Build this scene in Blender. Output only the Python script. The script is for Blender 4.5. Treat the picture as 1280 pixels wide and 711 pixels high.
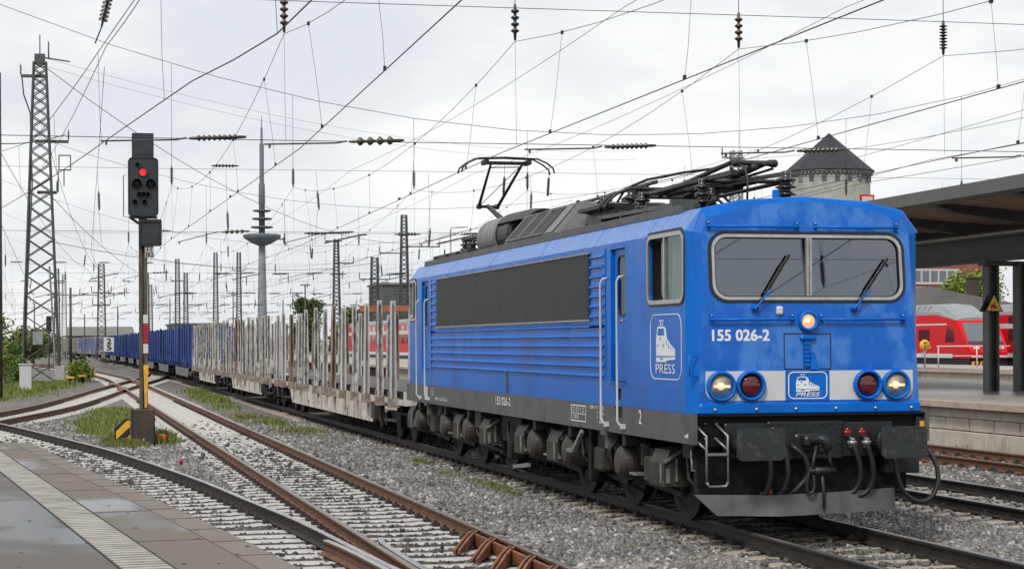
import bpy, bmesh, math, random
import numpy as np
from mathutils import Vector, Matrix
from mathutils.geometry import tessellate_polygon
R = math.radians
random.seed(7); rng = np.random.default_rng(7)
for o in list(bpy.data.objects): bpy.data.objects.remove(o)
scene = bpy.context.scene
COL = scene.collection

# ------------------------------------------------------------------ camera
cam_data = bpy.data.cameras.new('camera'); cam = bpy.data.objects.new('camera', cam_data); COL.objects.link(cam)
YAW, ROLL = 0.235, 0.004
cam.location = (-8.646, -20.355, 2.216)
cam.rotation_mode = 'QUATERNION'
cam.rotation_quaternion = (Matrix.Rotation(-YAW, 4, 'Z') @ Matrix.Rotation(R(90), 4, 'X') @ Matrix.Rotation(-ROLL, 4, 'Z')).to_quaternion()
cam_data.sensor_width = 36.0
cam_data.lens = 36.0 * 2391.5 / 1280.0
cam_data.shift_y = 72.75 / 1280.0
cam_data.clip_start = 0.1; cam_data.clip_end = 9000.0
scene.camera = cam

# ------------------------------------------------------------------ world, sun, exposure
SUN_EL, SUN_AZ = R(48), R(215)          # azimuth measured clockwise from +Y
world = bpy.data.worlds.new('World'); scene.world = world; world.use_nodes = True
nt = world.node_tree; nt.nodes.clear()
def N(nt, kind, **kw):
    n = nt.nodes.new(kind)
    for k, v in kw.items():
        if k in n.inputs.keys(): n.inputs[k].default_value = v
        else: setattr(n, k, v)
    return n
out = N(nt, 'ShaderNodeOutputWorld'); bg = N(nt, 'ShaderNodeBackground')
sky = N(nt, 'ShaderNodeTexSky', sky_type='NISHITA', sun_disc=False, sun_elevation=SUN_EL, sun_rotation=SUN_AZ)
skym = N(nt, 'ShaderNodeVectorMath', operation='SCALE'); skym.inputs['Scale'].default_value = 1.0
nt.links.new(sky.outputs[0], skym.inputs[0])
tc = N(nt, 'ShaderNodeTexCoord'); mp = N(nt, 'ShaderNodeMapping'); mp.inputs['Scale'].default_value = (1.0, 1.0, 2.6)
mp.inputs['Location'].default_value = (3.1, .4, .2)
nt.links.new(tc.outputs['Generated'], mp.inputs['Vector'])
nz = N(nt, 'ShaderNodeTexNoise'); nz.inputs['Scale'].default_value = 4.2; nz.inputs['Detail'].default_value = 6; nz.inputs['Roughness'].default_value = .52
nt.links.new(mp.outputs[0], nz.inputs['Vector'])
cr = N(nt, 'ShaderNodeValToRGB')
cr.color_ramp.elements[0].position = .39; cr.color_ramp.elements[0].color = (7.9, 8.25, 8.75, 1)
cr.color_ramp.elements[1].position = .57; cr.color_ramp.elements[1].color = (10.2, 10.2, 10.1, 1)
nt.links.new(nz.outputs['Fac'], cr.inputs[0])
mx = N(nt, 'ShaderNodeMix', data_type='RGBA'); mx.inputs['Factor'].default_value = .94
nt.links.new(skym.outputs[0], mx.inputs['A']); nt.links.new(cr.outputs[0], mx.inputs['B'])
nt.links.new(mx.outputs['Result'], bg.inputs[0]); bg.inputs[1].default_value = 0.1
nt.links.new(bg.outputs[0], out.inputs[0])
sun_d = bpy.data.lights.new('sun', 'SUN'); sun_d.energy = 2.5; sun_d.angle = R(11); sun_d.color = (1, .97, .92)
sun = bpy.data.objects.new('sun', sun_d); COL.objects.link(sun)
sd = Vector((math.sin(SUN_AZ)*math.cos(SUN_EL), math.cos(SUN_AZ)*math.cos(SUN_EL), math.sin(SUN_EL)))
sun.rotation_euler = sd.to_track_quat('Z', 'Y').to_euler()
sun.location = (0, 0, 60)
scene.view_settings.view_transform = 'Standard'; scene.view_settings.look = 'None'
scene.view_settings.exposure = 0.0; scene.view_settings.gamma = 1.0; scene.view_settings.use_curve_mapping = False
scene.render.engine = 'CYCLES'
scene.cycles.max_bounces = 6; scene.cycles.transparent_max_bounces = 8
scene.cycles.caustics_reflective = False; scene.cycles.caustics_refractive = False

# ------------------------------------------------------------------ materials
def mat(name, color, rough=.6, metal=0., col2=None, nscale=3., ncontrast=(.4, .65), stretch=(1, 1, 1), bump=0., bscale=40., spec=.5, coat=0., emit=None, estr=0., col3=None, n3=1.2, c3=(.55, .7), rough2=None):
    m = bpy.data.materials.new(name); m.use_nodes = True; t = m.node_tree
    b = t.nodes['Principled BSDF']
    b.inputs['Base Color'].default_value = (*color, 1); b.inputs['Roughness'].default_value = rough
    b.inputs['Metallic'].default_value = metal; b.inputs['Specular IOR Level'].default_value = spec
    b.inputs['Coat Weight'].default_value = coat; b.inputs['Coat Roughness'].default_value = .08
    if emit: b.inputs['Emission Color'].default_value = (*emit, 1); b.inputs['Emission Strength'].default_value = estr
    if col2 or bump or col3:
        tc = N(t, 'ShaderNodeTexCoord'); mp = N(t, 'ShaderNodeMapping'); mp.inputs['Scale'].default_value = stretch
        t.links.new(tc.outputs['Object'], mp.inputs['Vector'])
    last = None
    if col2:
        nz = N(t, 'ShaderNodeTexNoise'); nz.inputs['Scale'].default_value = nscale; nz.inputs['Detail'].default_value = 7; nz.inputs['Roughness'].default_value = .62
        t.links.new(mp.outputs[0], nz.inputs['Vector'])
        rp = N(t, 'ShaderNodeMapRange'); rp.inputs['From Min'].default_value = ncontrast[0]; rp.inputs['From Max'].default_value = ncontrast[1]
        t.links.new(nz.outputs['Fac'], rp.inputs['Value'])
        mx = N(t, 'ShaderNodeMix', data_type='RGBA'); mx.inputs['A'].default_value = (*color, 1); mx.inputs['B'].default_value = (*col2, 1)
        t.links.new(rp.outputs[0], mx.inputs['Factor']); last = mx.outputs['Result']
        if rough2 is not None:
            rr = N(t, 'ShaderNodeMapRange'); rr.inputs['To Min'].default_value = rough; rr.inputs['To Max'].default_value = rough2
            t.links.new(rp.outputs[0], rr.inputs['Value']); t.links.new(rr.outputs[0], b.inputs['Roughness'])
    if col3:
        n2 = N(t, 'ShaderNodeTexNoise'); n2.inputs['Scale'].default_value = n3; n2.inputs['Detail'].default_value = 5
        mp2 = N(t, 'ShaderNodeMapping'); mp2.inputs['Location'].default_value = (7.3, 2.1, 4.4); t.links.new(tc.outputs['Object'], mp2.inputs['Vector'])
        t.links.new(mp2.outputs[0], n2.inputs['Vector'])
        r2 = N(t, 'ShaderNodeMapRange'); r2.inputs['From Min'].default_value = c3[0]; r2.inputs['From Max'].default_value = c3[1]
        t.links.new(n2.outputs['Fac'], r2.inputs['Value'])
        m2 = N(t, 'ShaderNodeMix', data_type='RGBA'); m2.inputs['A'].default_value = (*color, 1)
        if last: t.links.new(last, m2.inputs['A'])
        m2.inputs['B'].default_value = (*col3, 1); t.links.new(r2.outputs[0], m2.inputs['Factor']); last = m2.outputs['Result']
    if last: t.links.new(last, b.inputs['Base Color'])
    if bump:
        n4 = N(t, 'ShaderNodeTexNoise'); n4.inputs['Scale'].default_value = bscale; n4.inputs['Detail'].default_value = 5
        t.links.new(tc.outputs['Object'], n4.inputs['Vector'])
        bp = N(t, 'ShaderNodeBump'); bp.inputs['Strength'].default_value = bump; bp.inputs['Distance'].default_value = .02
        t.links.new(n4.outputs['Fac'], bp.inputs['Height']); t.links.new(bp.outputs[0], b.inputs['Normal'])
    return m

M = {}
M['blue'] = mat('loco_blue_paint', (.0, .118, .50), .28, col2=(.002, .14, .56), nscale=2.2, stretch=(1, 1, .35), coat=.0, bump=.018, bscale=1.6, rough2=.42, spec=.20, col3=(.004, .085, .36), n3=.9, c3=(.5, .75))
M['blue_front'] = mat('reflection_blotched_blue_paint', (.001, .105, .48), .32, col2=(.045, .185, .55), nscale=2.2, ncontrast=(.46, .60), stretch=(1.3, 1, 1.0), coat=.10, bump=.02, bscale=2.5, rough2=.5, spec=.35)  # pale blotches paint reflections into the blue of the cab front
M['blue_eave'] = mat('sky_tinted_streaky_blue_paint', (.008, .115, .45), .36, col2=(.06, .19, .52), nscale=2.2, ncontrast=(.46, .60), stretch=(1, 4.5, 1), coat=.2, bump=.02, bscale=2)  # eave paler: sky reflection mixed into the colour, along with light streaks
M['skirt'] = mat('grey_skirt_paint', (.072, .078, .075), .55, col2=(.10, .098, .09), nscale=2.5, stretch=(1, 1, .4), bump=.02, bscale=3, col3=(.05, .05, .046), n3=1.7)
M['chassis'] = mat('black_underframe', (.0035, .0037, .004), .6, col2=(.010, .009, .008), nscale=6, bump=.2, bscale=25, spec=.2)
M['chassis_dirty'] = mat('brake_dust_grey', (.028, .027, .024), .6, col2=(.055, .048, .04), nscale=5, bump=.15, bscale=25, spec=.25)
M['drum'] = mat('dusty_cylinder_brown', (.044, .037, .030), .5, col2=(.024, .021, .018), nscale=4, bump=.1, bscale=20)
M['headstock'] = mat('dark_grey_headstock', (.012, .015, .0165), .45, col2=(.022, .025, .026), nscale=4, bump=.05, bscale=15, spec=.35)
M['buffer'] = mat('worn_buffer_plate', (.03, .034, .036), .38, metal=.3, col2=(.085, .088, .09), nscale=9, ncontrast=(.52, .72), bump=.08, bscale=25)
M['plow'] = mat('grey_plough_steel', (.10, .104, .108), .55, col2=(.06, .063, .066), nscale=3, bump=.04, bscale=14)
M['steel'] = mat('bright_steel', (.50, .50, .49), .34, metal=.85, col2=(.4, .39, .37), nscale=8)
M['galv'] = mat('galvanised_steel', (.33, .34, .34), .45, metal=.6, col2=(.22, .22, .22), nscale=8)
M['roofgear'] = mat('roof_equipment_black', (.011, .012, .0125), .5, col2=(.026, .026, .025), nscale=5, bump=.05)
M['roofgrey'] = mat('roof_equipment_grey', (.05, .054, .055), .5, col2=(.085, .087, .085), nscale=3, bump=.04)
M['rooflight'] = mat('roof_bleached_grey', (.21, .215, .21), .6, col2=(.13, .13, .125), nscale=4)
M['ceramic'] = mat('dark_ceramic', (.022, .019, .018), .25, coat=.4)
M['ceramic_brown'] = mat('brown_ceramic', (.05, .024, .014), .25, coat=.4)
M['ceramic_olive'] = mat('olive_ceramic', (.045, .042, .016), .25, coat=.4)
M['panel'] = mat('black_filter_panel', (.013, .0145, .016), .62, col2=(.022, .024, .025), nscale=2, stretch=(1, 4, .5), bump=.1, bscale=90)
M['white'] = mat('white_paint', (.62, .63, .62), .5, col2=(.5, .5, .48), nscale=4)
M['bandwhite'] = mat('pale_grey_band', (.56, .575, .58), .45, col2=(.51, .525, .53), nscale=3)
M['letter'] = mat('pale_lettering', (.72, .74, .76), .5)
M['rubber'] = mat('black_rubber', (.012, .012, .013), .5)
M['red'] = mat('red_handle', (.33, .012, .022), .4)
M['wheel'] = mat('wheel_steel', (.008, .007, .0065), .6, metal=.0, col2=(.016, .013, .011), nscale=6, spec=.25)
M['interior'] = mat('cab_interior_grey', (.34, .36, .35), .7)
M['interior_dark'] = mat('cab_interior_dark', (.09, .09, .095), .7)
M['curtain'] = mat('grey_curtain', (.24, .26, .245), .8, col2=(.08, .09, .085), nscale=6, stretch=(1, 6, .6), bump=.4, bscale=9)
M['paper'] = mat('pink_paper', (.7, .42, .45), .7)
M['lens_warm'] = mat('lit_headlight', (.9, .8, .6), .2, emit=(1, .40, .10), estr=1.0)
M['bulb'] = mat('headlight_bulb', (1, .9, .7), .2, emit=(1, .60, .22), estr=2.0)
M['reflector'] = mat('headlight_reflector', (.85, .72, .55), .34, metal=.6)
M['tail'] = mat('red_tail_lens', (.09, .004, .008), .12, coat=.6)
M['wire'] = mat('weathered_wire', (.03, .03, .03), .5, metal=.4)
M['mast'] = mat('mast_grey_green', (.075, .085, .075), .6, col2=(.06, .065, .06), nscale=5, metal=.1)
M['mast_dark'] = mat('mast_dark', (.035, .037, .036), .6, col2=(.08, .08, .075), nscale=4)
M['mast_pale'] = mat('mast_pale_galvanised', (.27, .29, .27), .55, col2=(.17, .185, .17), nscale=3)
M['wagonwhite'] = mat('weathered_wagon_paint', (.60, .565, .50), .65, col2=(.20, .11, .07), nscale=4, ncontrast=(.54, .70), stretch=(1, 1, .25), bump=.1, bscale=20, col3=(.27, .245, .22), n3=4, c3=(.48, .66))
M['stake'] = mat('weathered_stake', (.50, .48, .45), .65, col2=(.15, .09, .06), nscale=7, ncontrast=(.53, .64), stretch=(1, 1, .22), bump=.1, bscale=20, col3=(.20, .19, .18), n3=5, c3=(.46, .66))
M['stake_rust'] = mat('rusty_stake', (.20, .12, .085), .75, col2=(.34, .31, .28), nscale=6, ncontrast=(.45, .62), stretch=(1, 1, .25), bump=.15, bscale=20)
M['stake_white'] = mat('bleached_stake', (.50, .50, .48), .6, col2=(.30, .27, .24), nscale=6, ncontrast=(.5, .7), stretch=(1, 1, .3), bump=.08, bscale=20)
M['bracket'] = mat('wagon_bracket', (.16, .12, .095), .7, col2=(.34, .31, .28), nscale=8, bump=.1)
M['deck'] = mat('wagon_deck_boards', (.065, .06, .053), .8, col2=(.12, .11, .10), nscale=4, stretch=(.4, 6, 1), bump=.2)
M['wagonblue'] = mat('wagon_navy', (.014, .045, .20), .5, col2=(.03, .065, .22), nscale=2, stretch=(1, 1, .3), col3=(.20, .21, .26), n3=3, c3=(.66, .74))
M['wagonbrown'] = mat('wagon_brown_grey', (.30, .255, .22), .7, col2=(.22, .17, .14), nscale=1.5)
M['yellow'] = mat('signal_yellow', (.80, .42, .02), .45, col2=(.55, .30, .03), nscale=6)
M['sign_yellow'] = mat('reflective_sign_yellow', (.95, .60, .02), .35)
M['orange'] = mat('orange_plastic', (.75, .17, .02), .5)
M['black'] = mat('black_paint', (.012, .012, .012), .5)
M['signalhead'] = mat('signal_housing', (.018, .024, .03), .5, col2=(.028, .034, .04), nscale=4)
M['redlamp'] = mat('red_signal_lamp', (.8, .02, .02), .2, emit=(1, .03, .025), estr=1.5)
M['rustmast'] = mat('signal_post_rust', (.05, .043, .034), .7, col2=(.10, .095, .075), nscale=5, stretch=(1, 1, .3), bump=.1)
M['rustbox'] = mat('rusty_dark_box', (.042, .033, .025), .7, col2=(.095, .06, .035), nscale=4, ncontrast=(.5, .75), stretch=(1, 1, .25), bump=.1)
M['concrete_light'] = mat('light_concrete', (.40, .39, .365), .7, col2=(.28, .27, .25), nscale=4, bump=.1)
def glass(name, tint, fac, span=.5):
    m = bpy.data.materials.new(name); m.use_nodes = True; t = m.node_tree; t.nodes.clear()
    o = N(t, 'ShaderNodeOutputMaterial'); tr = N(t, 'ShaderNodeBsdfTransparent'); tr.inputs[0].default_value = (*tint, 1)
    gl = N(t, 'ShaderNodeBsdfGlossy'); gl.inputs['Roughness'].default_value = .015; gl.inputs[0].default_value = (.9, .95, 1, 1)
    mx = N(t, 'ShaderNodeMixShader'); lw = N(t, 'ShaderNodeLayerWeight'); lw.inputs['Blend'].default_value = .35
    mr = N(t, 'ShaderNodeMapRange'); mr.inputs['To Min'].default_value = fac; mr.inputs['To Max'].default_value = min(1, fac+span)
    t.links.new(lw.outputs['Fresnel'], mr.inputs['Value']); t.links.new(mr.outputs[0], mx.inputs[0])
    t.links.new(tr.outputs[0], mx.inputs[1]); t.links.new(gl.outputs[0], mx.inputs[2]); t.links.new(mx.outputs[0], o.inputs[0])
    return m
M['glass'] = glass('cab_glass', (.55, .58, .58), .15)
M['glass_dark'] = glass('dark_window_glass', (.25, .28, .30), .08, .3); M['glass_side'] = glass('side_window_glass', (.8, .86, .84), .03, .22)

# ------------------------------------------------------------------ mesh helpers
class MB:
    def __init__(s): s.v = []; s.f = []; s.m = []; s.sm = []
    def add(s, vs, fs, mi=0, smooth=False):
        b = len(s.v); s.v += [tuple(map(float, p)) for p in vs]
        for f in fs: s.f.append(tuple(b+i for i in f)); s.m.append(mi); s.sm.append(smooth)
        return s
    def bb(s, x0, x1, y0, y1, z0, z1, mi=0):
        if x0 > x1: x0, x1 = x1, x0
        if y0 > y1: y0, y1 = y1, y0
        return s.add([(x0,y0,z0),(x1,y0,z0),(x1,y1,z0),(x0,y1,z0),(x0,y0,z1),(x1,y0,z1),(x1,y1,z1),(x0,y1,z1)],
            [(0,3,2,1),(4,5,6,7),(0,1,5,4),(1,2,6,5),(2,3,7,6),(3,0,4,7)], mi)
    def rbox(s, x0, x1, y0, y1, z0, z1, b=.02, mi=0):
        # box with chamfered edges: loft of chamfered rectangles along y
        def ring(y, i): return [(x0+i+b,y,z0+i),(x1-i-b,y,z0+i),(x1-i,y,z0+i+b),(x1-i,y,z1-i-b),(x1-i-b,y,z1-i),(x0+i+b,y,z1-i),(x0+i,y,z1-i-b),(x0+i,y,z0+i+b)]
        rs = [ring(y0, b), ring(y0+b, 0), ring(y1-b, 0), ring(y1, b)]
        return s.loft(rs, mi, caps=True)
    def loft(s, rings, mi=0, caps=False, smooth=False, closed=True):
        n = len(rings[0]); vs = [p for r in rings for p in r]; fs = []
        for k in range(len(rings)-1):
            for i in range(n if closed else n-1):
                j = (i+1) % n; fs.append((k*n+i, k*n+j, (k+1)*n+j, (k+1)*n+i))
        if caps: fs.append(tuple(range(n-1, -1, -1))); fs.append(tuple((len(rings)-1)*n+i for i in range(n)))
        return s.add(vs, fs, mi, smooth)
    def tube(s, pts, r, n=6, mi=0, cap=True, smooth=True):
        pts = [Vector(p) for p in pts]; rings = []
        rr = r if isinstance(r, (list, tuple)) else [r]*len(pts)
        prev = None
        for i, p in enumerate(pts):
            d = (pts[min(i+1, len(pts)-1)] - pts[max(i-1, 0)])
            if d.length < 1e-9: d = Vector((0, 0, 1))
            d.normalize()
            if prev is None:
                a = Vector((0, 0, 1)) if abs(d.z) < .9 else Vector((1, 0, 0))
                u = d.cross(a).normalized()
            else:
                u = (prev - d*prev.dot(d))
                u = u.normalized() if u.length > 1e-6 else d.orthogonal().normalized()
            prev = u; w = d.cross(u)
            rings.append([tuple(p + (u*math.cos(2*math.pi*k/n) + w*math.sin(2*math.pi*k/n))*rr[i]) for k in range(n)])
        return s.loft(rings, mi, caps=cap, smooth=smooth)
    def bar(s, p, q, w, h, up=(0, 0, 1), mi=0):
        p, q = Vector(p), Vector(q); d = (q-p).normalized(); u = d.cross(Vector(up))
        if u.length < 1e-4: u = d.cross(Vector((1, 0, 0)))
        u.normalize(); t = u.cross(d); u = u*(w/2); t = t*(h/2)
        rings = [[tuple(c-u-t), tuple(c+u-t), tuple(c+u+t), tuple(c-u+t)] for c in (p, q)]
        return s.loft(rings, mi, caps=True)
    def lathe(s, prof, c, axis='z', n=16, mi=0, smooth=True):
        rings = []
        for r, t in prof:
            ring = []
            for k in range(n):
                a = 2*math.pi*k/n; x, y = r*math.cos(a), r*math.sin(a)
                if axis == 'z': ring.append((c[0]+x, c[1]+y, c[2]+t))
                elif axis == 'x': ring.append((c[0]+t, c[1]+x, c[2]+y))
                else: ring.append((c[0]-x, c[1]+t, c[2]+y))
            rings.append(ring)
        return s.loft(rings, mi, caps=True, smooth=smooth)
    def plate(s, poly, holes, fn, depth_vec, mi=0):
        # polygon (2D) with holes -> solid plate; fn maps 2D to 3D; depth_vec is added for the back face
        loops = [poly] + list(holes); tri = tessellate_polygon([[Vector((a, b, 0)) for a, b in l] for l in loops])
        flat = [p for l in loops for p in l]; n = len(flat)
        front = [Vector(fn(*p)) for p in flat]; dv = Vector(depth_vec)
        fs = []
        for t in tri:
            a, b, c = (flat[i] for i in t)
            if (b[0]-a[0])*(c[1]-a[1])-(b[1]-a[1])*(c[0]-a[0]) < 0: t = (t[0], t[2], t[1])
            fs.append(tuple(t)); fs.append(tuple(n+i for i in reversed(t)))
        k = 0
        for li, l in enumerate(loops):
            area = sum(l[i][0]*l[(i+1) % len(l)][1]-l[(i+1) % len(l)][0]*l[i][1] for i in range(len(l)))
            for i in range(len(l)):
                a, b = k+i, k+(i+1) % len(l)
                q = (a, n+a, n+b, b)
                if (area < 0) != (li > 0): q = q[::-1]
                fs.append(q)
            k += len(l)
        return s.add([tuple(p) for p in front] + [tuple(p+dv) for p in front], fs, mi)
    def build(s, name, mats, parent=None, bevel=0, auto_smooth=False):
        me = bpy.data.meshes.new(name); me.from_pydata(s.v, [], s.f)
        for m in (mats if isinstance(mats, (list, tuple)) else [mats]): me.materials.append(m)
        me.polygons.foreach_set('material_index', s.m); me.polygons.foreach_set('use_smooth', s.sm)
        me.update()
        o = bpy.data.objects.new(name, me); COL.objects.link(o)
        if bevel:
            md = o.modifiers.new('bevel', 'BEVEL'); md.width = bevel; md.segments = 2; md.limit_method = 'ANGLE'
        if parent is not None: attach(o, parent)
        return o
def wloc(p):
    l = p.location.copy()
    while p.parent is not None:
        p = p.parent
        if p.type == 'EMPTY': l = l + p.location
    return l
BASE = {}
def attach(o, parent):
    # meshes are built in world coordinates; the root Empty sits (unrotated) at the thing's base
    o.parent = parent
    if parent.type == 'EMPTY': o.matrix_parent_inverse = Matrix.Translation(-parent.location)
def sm(pts, n=4):
    P = [Vector(p) for p in pts]; P = [P[0]*2-P[1]] + P + [P[-1]*2-P[-2]]; o = []
    for i in range(1, len(P)-2):
        for k in range(n):
            t = k/n; a, b, c, d = P[i-1], P[i], P[i+1], P[i+2]
            o.append(tuple(.5*((2*b)+(c-a)*t+(2*a-5*b+4*c-d)*t*t+(3*b-a-3*c+d)*t**3)))
    return o+[tuple(P[-2])]
def rrect(x0, x1, y0, y1, r, n=5):
    pts = []
    for cx, cy, a0 in ((x1-r, y0+r, -90), (x1-r, y1-r, 0), (x0+r, y1-r, 90), (x0+r, y0+r, 180)):
        for k in range(n+1):
            a = R(a0+90*k/n); pts.append((cx+r*math.cos(a), cy+r*math.sin(a)))
    return pts
def thing(name, label, cat, loc=(0, 0, 0), group=None):
    o = bpy.data.objects.new(name, None); COL.objects.link(o); o.location = loc; o.empty_display_size = .2
    o['label'] = label; o['category'] = cat
    if group: o['group'] = group
    return o
def tag(o, label, cat, group=None):
    o['label'] = label; o['category'] = cat
    if group: o['group'] = group
    return o
def struct(o, kind='structure'): o['kind'] = kind; return o
def copy_tree(root, loc, label=None, group=None, rz=None):
    c = root.copy(); COL.objects.link(c); c.location = loc
    if rz is not None: c.rotation_euler.z = rz
    if label: c['label'] = label
    if group: c['group'] = group
    def rec(src, dst):
        for ch in list(src.children):
            d = ch.copy(); COL.objects.link(d); d.parent = dst; rec(ch, d)
    rec(root, c)
    return c
_dg_text = {}
def text_geo(body, size, squeeze=1., shear=0., spacing=1.):
    k = (body, size, squeeze, shear, spacing)
    if k in _dg_text: return _dg_text[k]
    cu = bpy.data.curves.new('lettering', 'FONT'); cu.body = body; cu.size = size; cu.shear = shear; cu.space_character = spacing
    cu.resolution_u = 3; cu.extrude = .0
    o = bpy.data.objects.new('lettering', cu); COL.objects.link(o)
    dg = bpy.context.evaluated_depsgraph_get(); me = o.evaluated_get(dg).to_mesh()
    vs = [(v.co.x*squeeze, v.co.y) for v in me.vertices]; fs = [tuple(p.vertices) for p in me.polygons]
    o.evaluated_get(dg).to_mesh_clear(); bpy.data.objects.remove(o); bpy.data.curves.remove(cu)
    x0 = min(v[0] for v in vs); x1 = max(v[0] for v in vs); y0 = min(v[1] for v in vs); y1 = max(v[1] for v in vs)
    vs = [(a-x0, b-y0) for a, b in vs]
    _dg_text[k] = (vs, fs, x1-x0, y1-y0); return _dg_text[k]
def text_into(mb, body, height, width, origin, right, up, bold=0., mi=0, shear=0., spacing=1.):
    # lettering fitted into width x height with its lower left corner at origin
    vs, fs, w, h = text_geo(body, 1., 1., shear, spacing)
    sx, sy = width/w, height/h; o, r, u = Vector(origin), Vector(right), Vector(up)
    mb.add([tuple(o + r*(a*sx) + u*(b*sy)) for a, b in vs], fs, mi)
    if bold:
        for dx, dy in ((bold, 0), (0, bold), (bold, bold)):
            nrm = r.cross(u)*(.0007*(1+dx/bold+2*dy/bold))
            mb.add([tuple(o + nrm + r*(a*sx+dx) + u*(b*sy+dy)) for a, b in vs], fs, mi)
    return mb
# ------------------------------------------------------------------ track geometry
def spline(pts, step=.6):
    P = [np.array(p, float) for p in pts]; P = [2*P[0]-P[1]] + P + [2*P[-1]-P[-2]]; out = []
    for i in range(1, len(P)-2):
        L = np.linalg.norm(P[i+1]-P[i]); n = max(2, int(L/1.0))
        for k in range(n):
            t = k/n
            out.append(.5*((2*P[i])+(-P[i-1]+P[i+1])*t+(2*P[i-1]-5*P[i]+4*P[i+1]-P[i+2])*t*t+(-P[i-1]+3*P[i]-3*P[i+1]+P[i+2])*t**3))
    out.append(P[-2]); out = np.array(out)
    d = np.r_[0, np.cumsum(np.linalg.norm(np.diff(out, axis=0), axis=1))]
    s = np.linspace(0, d[-1], max(2, int(d[-1]/step)+1))
    return np.c_[np.interp(s, d, out[:, 0]), np.interp(s, d, out[:, 1])]
def offset(path, off):
    t = np.gradient(path, axis=0); t /= np.linalg.norm(t, axis=1)[:, None]
    return path + off*np.c_[t[:, 1], -t[:, 0]]
def thin(path, tol=.003):
    keep = [0]
    for i in range(1, len(path)-1):
        a, b = path[keep[-1]], path[i+1]; d = b-a; L = np.linalg.norm(d)
        seg = path[keep[-1]:i+2]-a
        if np.max(np.abs(seg[:, 0]*d[1]-seg[:, 1]*d[0]))/max(L, 1e-6) > tol or L > 60: keep.append(i)
    keep.append(len(path)-1); return path[keep]
CAMX, CAMY = -8.646, -20.355
TRAIN_PATH = spline([(0, -45), (0, 0), (0, 60), (0, 120), (0, 185), (-.6, 214), (-1.4, 240), (-2.5, 261), (-3.7, 279), (-5.0, 303), (-6.8, 329), (-9.4, 360), (-14, 400)], 1.)
P_T1 = spline([(-4.44, -45), (-4.44, 0), (-4.44, 50), (-4.44, 90), (-4.55, 107), (-5.15, 126), (-6.0, 146), (-7.7, 172), (-10.5, 200), (-15, 235)], .6)
P_X = spline([(-14.6, 16), (-11.2, 36.5), (-9.0, 49), (-7.45, 62), (-5.95, 77), (-4.3, 92), (-2.5, 108), (-1.15, 123), (-.35, 138), (0, 152)], .6)
RAIL_PF = spline([(-4.62, -14), (-4.92, -8), (-5.19, -4.2), (-5.40, -1.32), (-5.50, .7), (-5.66, 3.62), (-5.95, 6.88), (-6.42, 12.1), (-7.50, 20.74), (-8.76, 28.15), (-9.62, 33.0), (-10.6, 38.0)], .6)
P_PF = offset(RAIL_PF, -.75)
P_T2 = spline([(4.55, -45), (4.55, 120), (4.55, 330)], 1.); P_T3 = spline([(8.95, -45), (8.95, 120), (8.95, 330)], 1.)

M['rail_rust'] = mat('rusty_rail_side', (.155, .066, .03), .75, col2=(.10, .045, .024), nscale=7, bump=.1, bscale=50)
M['rail_dark'] = mat('dark_rail_side', (.014, .011, .009), .7, col2=(.028, .019, .014), nscale=6, bump=.1, bscale=50)
M['rail_top'] = mat('worn_rail_top', (.42, .41, .40), .28, metal=.8, col2=(.26, .23, .21), nscale=5, stretch=(2, .4, 1))
M['rail_top_dull'] = mat('dull_rail_top', (.24, .20, .17), .42, metal=.6, col2=(.17, .12, .09), nscale=6)
M['slp_light'] = mat('wet_pale_sleeper', (.46, .44, .41), .5, col2=(.26, .245, .22), nscale=5, ncontrast=(.42, .7), bump=.12, bscale=35)
M['slp_beige'] = mat('beige_sleeper', (.34, .29, .235), .75, col2=(.20, .165, .13), nscale=6, bump=.15, bscale=35)
M['slp_dark'] = mat('dirty_sleeper', (.20, .17, .14), .8, col2=(.12, .10, .085), nscale=6, bump=.15, bscale=35)
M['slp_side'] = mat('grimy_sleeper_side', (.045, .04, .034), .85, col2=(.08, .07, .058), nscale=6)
M['clip'] = mat('rail_fastening', (.028, .021, .017), .7)
M['rust_plate'] = mat('rusty_check_bracket', (.23, .085, .032), .7, col2=(.11, .042, .02), nscale=5, bump=.12)

RAIL_PROF = [(-.07, -.172), (.07, -.172), (.07, -.160), (.012, -.137), (.010, -.045), (.036, -.034), (.036, -.008), (.027, 0), (-.027, 0), (-.036, -.008), (-.036, -.034), (-.010, -.045), (-.012, -.137), (-.07, -.160)]
def rail_into(mb, line, z=0.):
    line = thin(np.asarray(line)); t = np.gradient(line, axis=0); t /= np.linalg.norm(t, axis=1)[:, None]
    rings = [[(p[0]+a*tt[1], p[1]-a*tt[0], z+b) for a, b in RAIL_PROF] for p, tt in zip(line, t)]
    n = len(RAIL_PROF); vs = [p for r in rings for p in r]; fs = []; mi = []
    b0 = len(mb.v); mb.v += [tuple(map(float, p)) for p in vs]
    for k in range(len(rings)-1):
        for i in range(n):
            j = (i+1) % n; mb.f.append((b0+k*n+i, b0+(k+1)*n+i, b0+(k+1)*n+j, b0+k*n+j)); mb.m.append(1 if i in (6, 7, 8) else 0); mb.sm.append(False)
    mb.f.append(tuple(b0+i for i in range(n))); mb.m.append(0); mb.sm.append(False)
    mb.f.append(tuple(b0+(len(rings)-1)*n+i for i in reversed(range(n)))); mb.m.append(0); mb.sm.append(False)
    return mb
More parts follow.
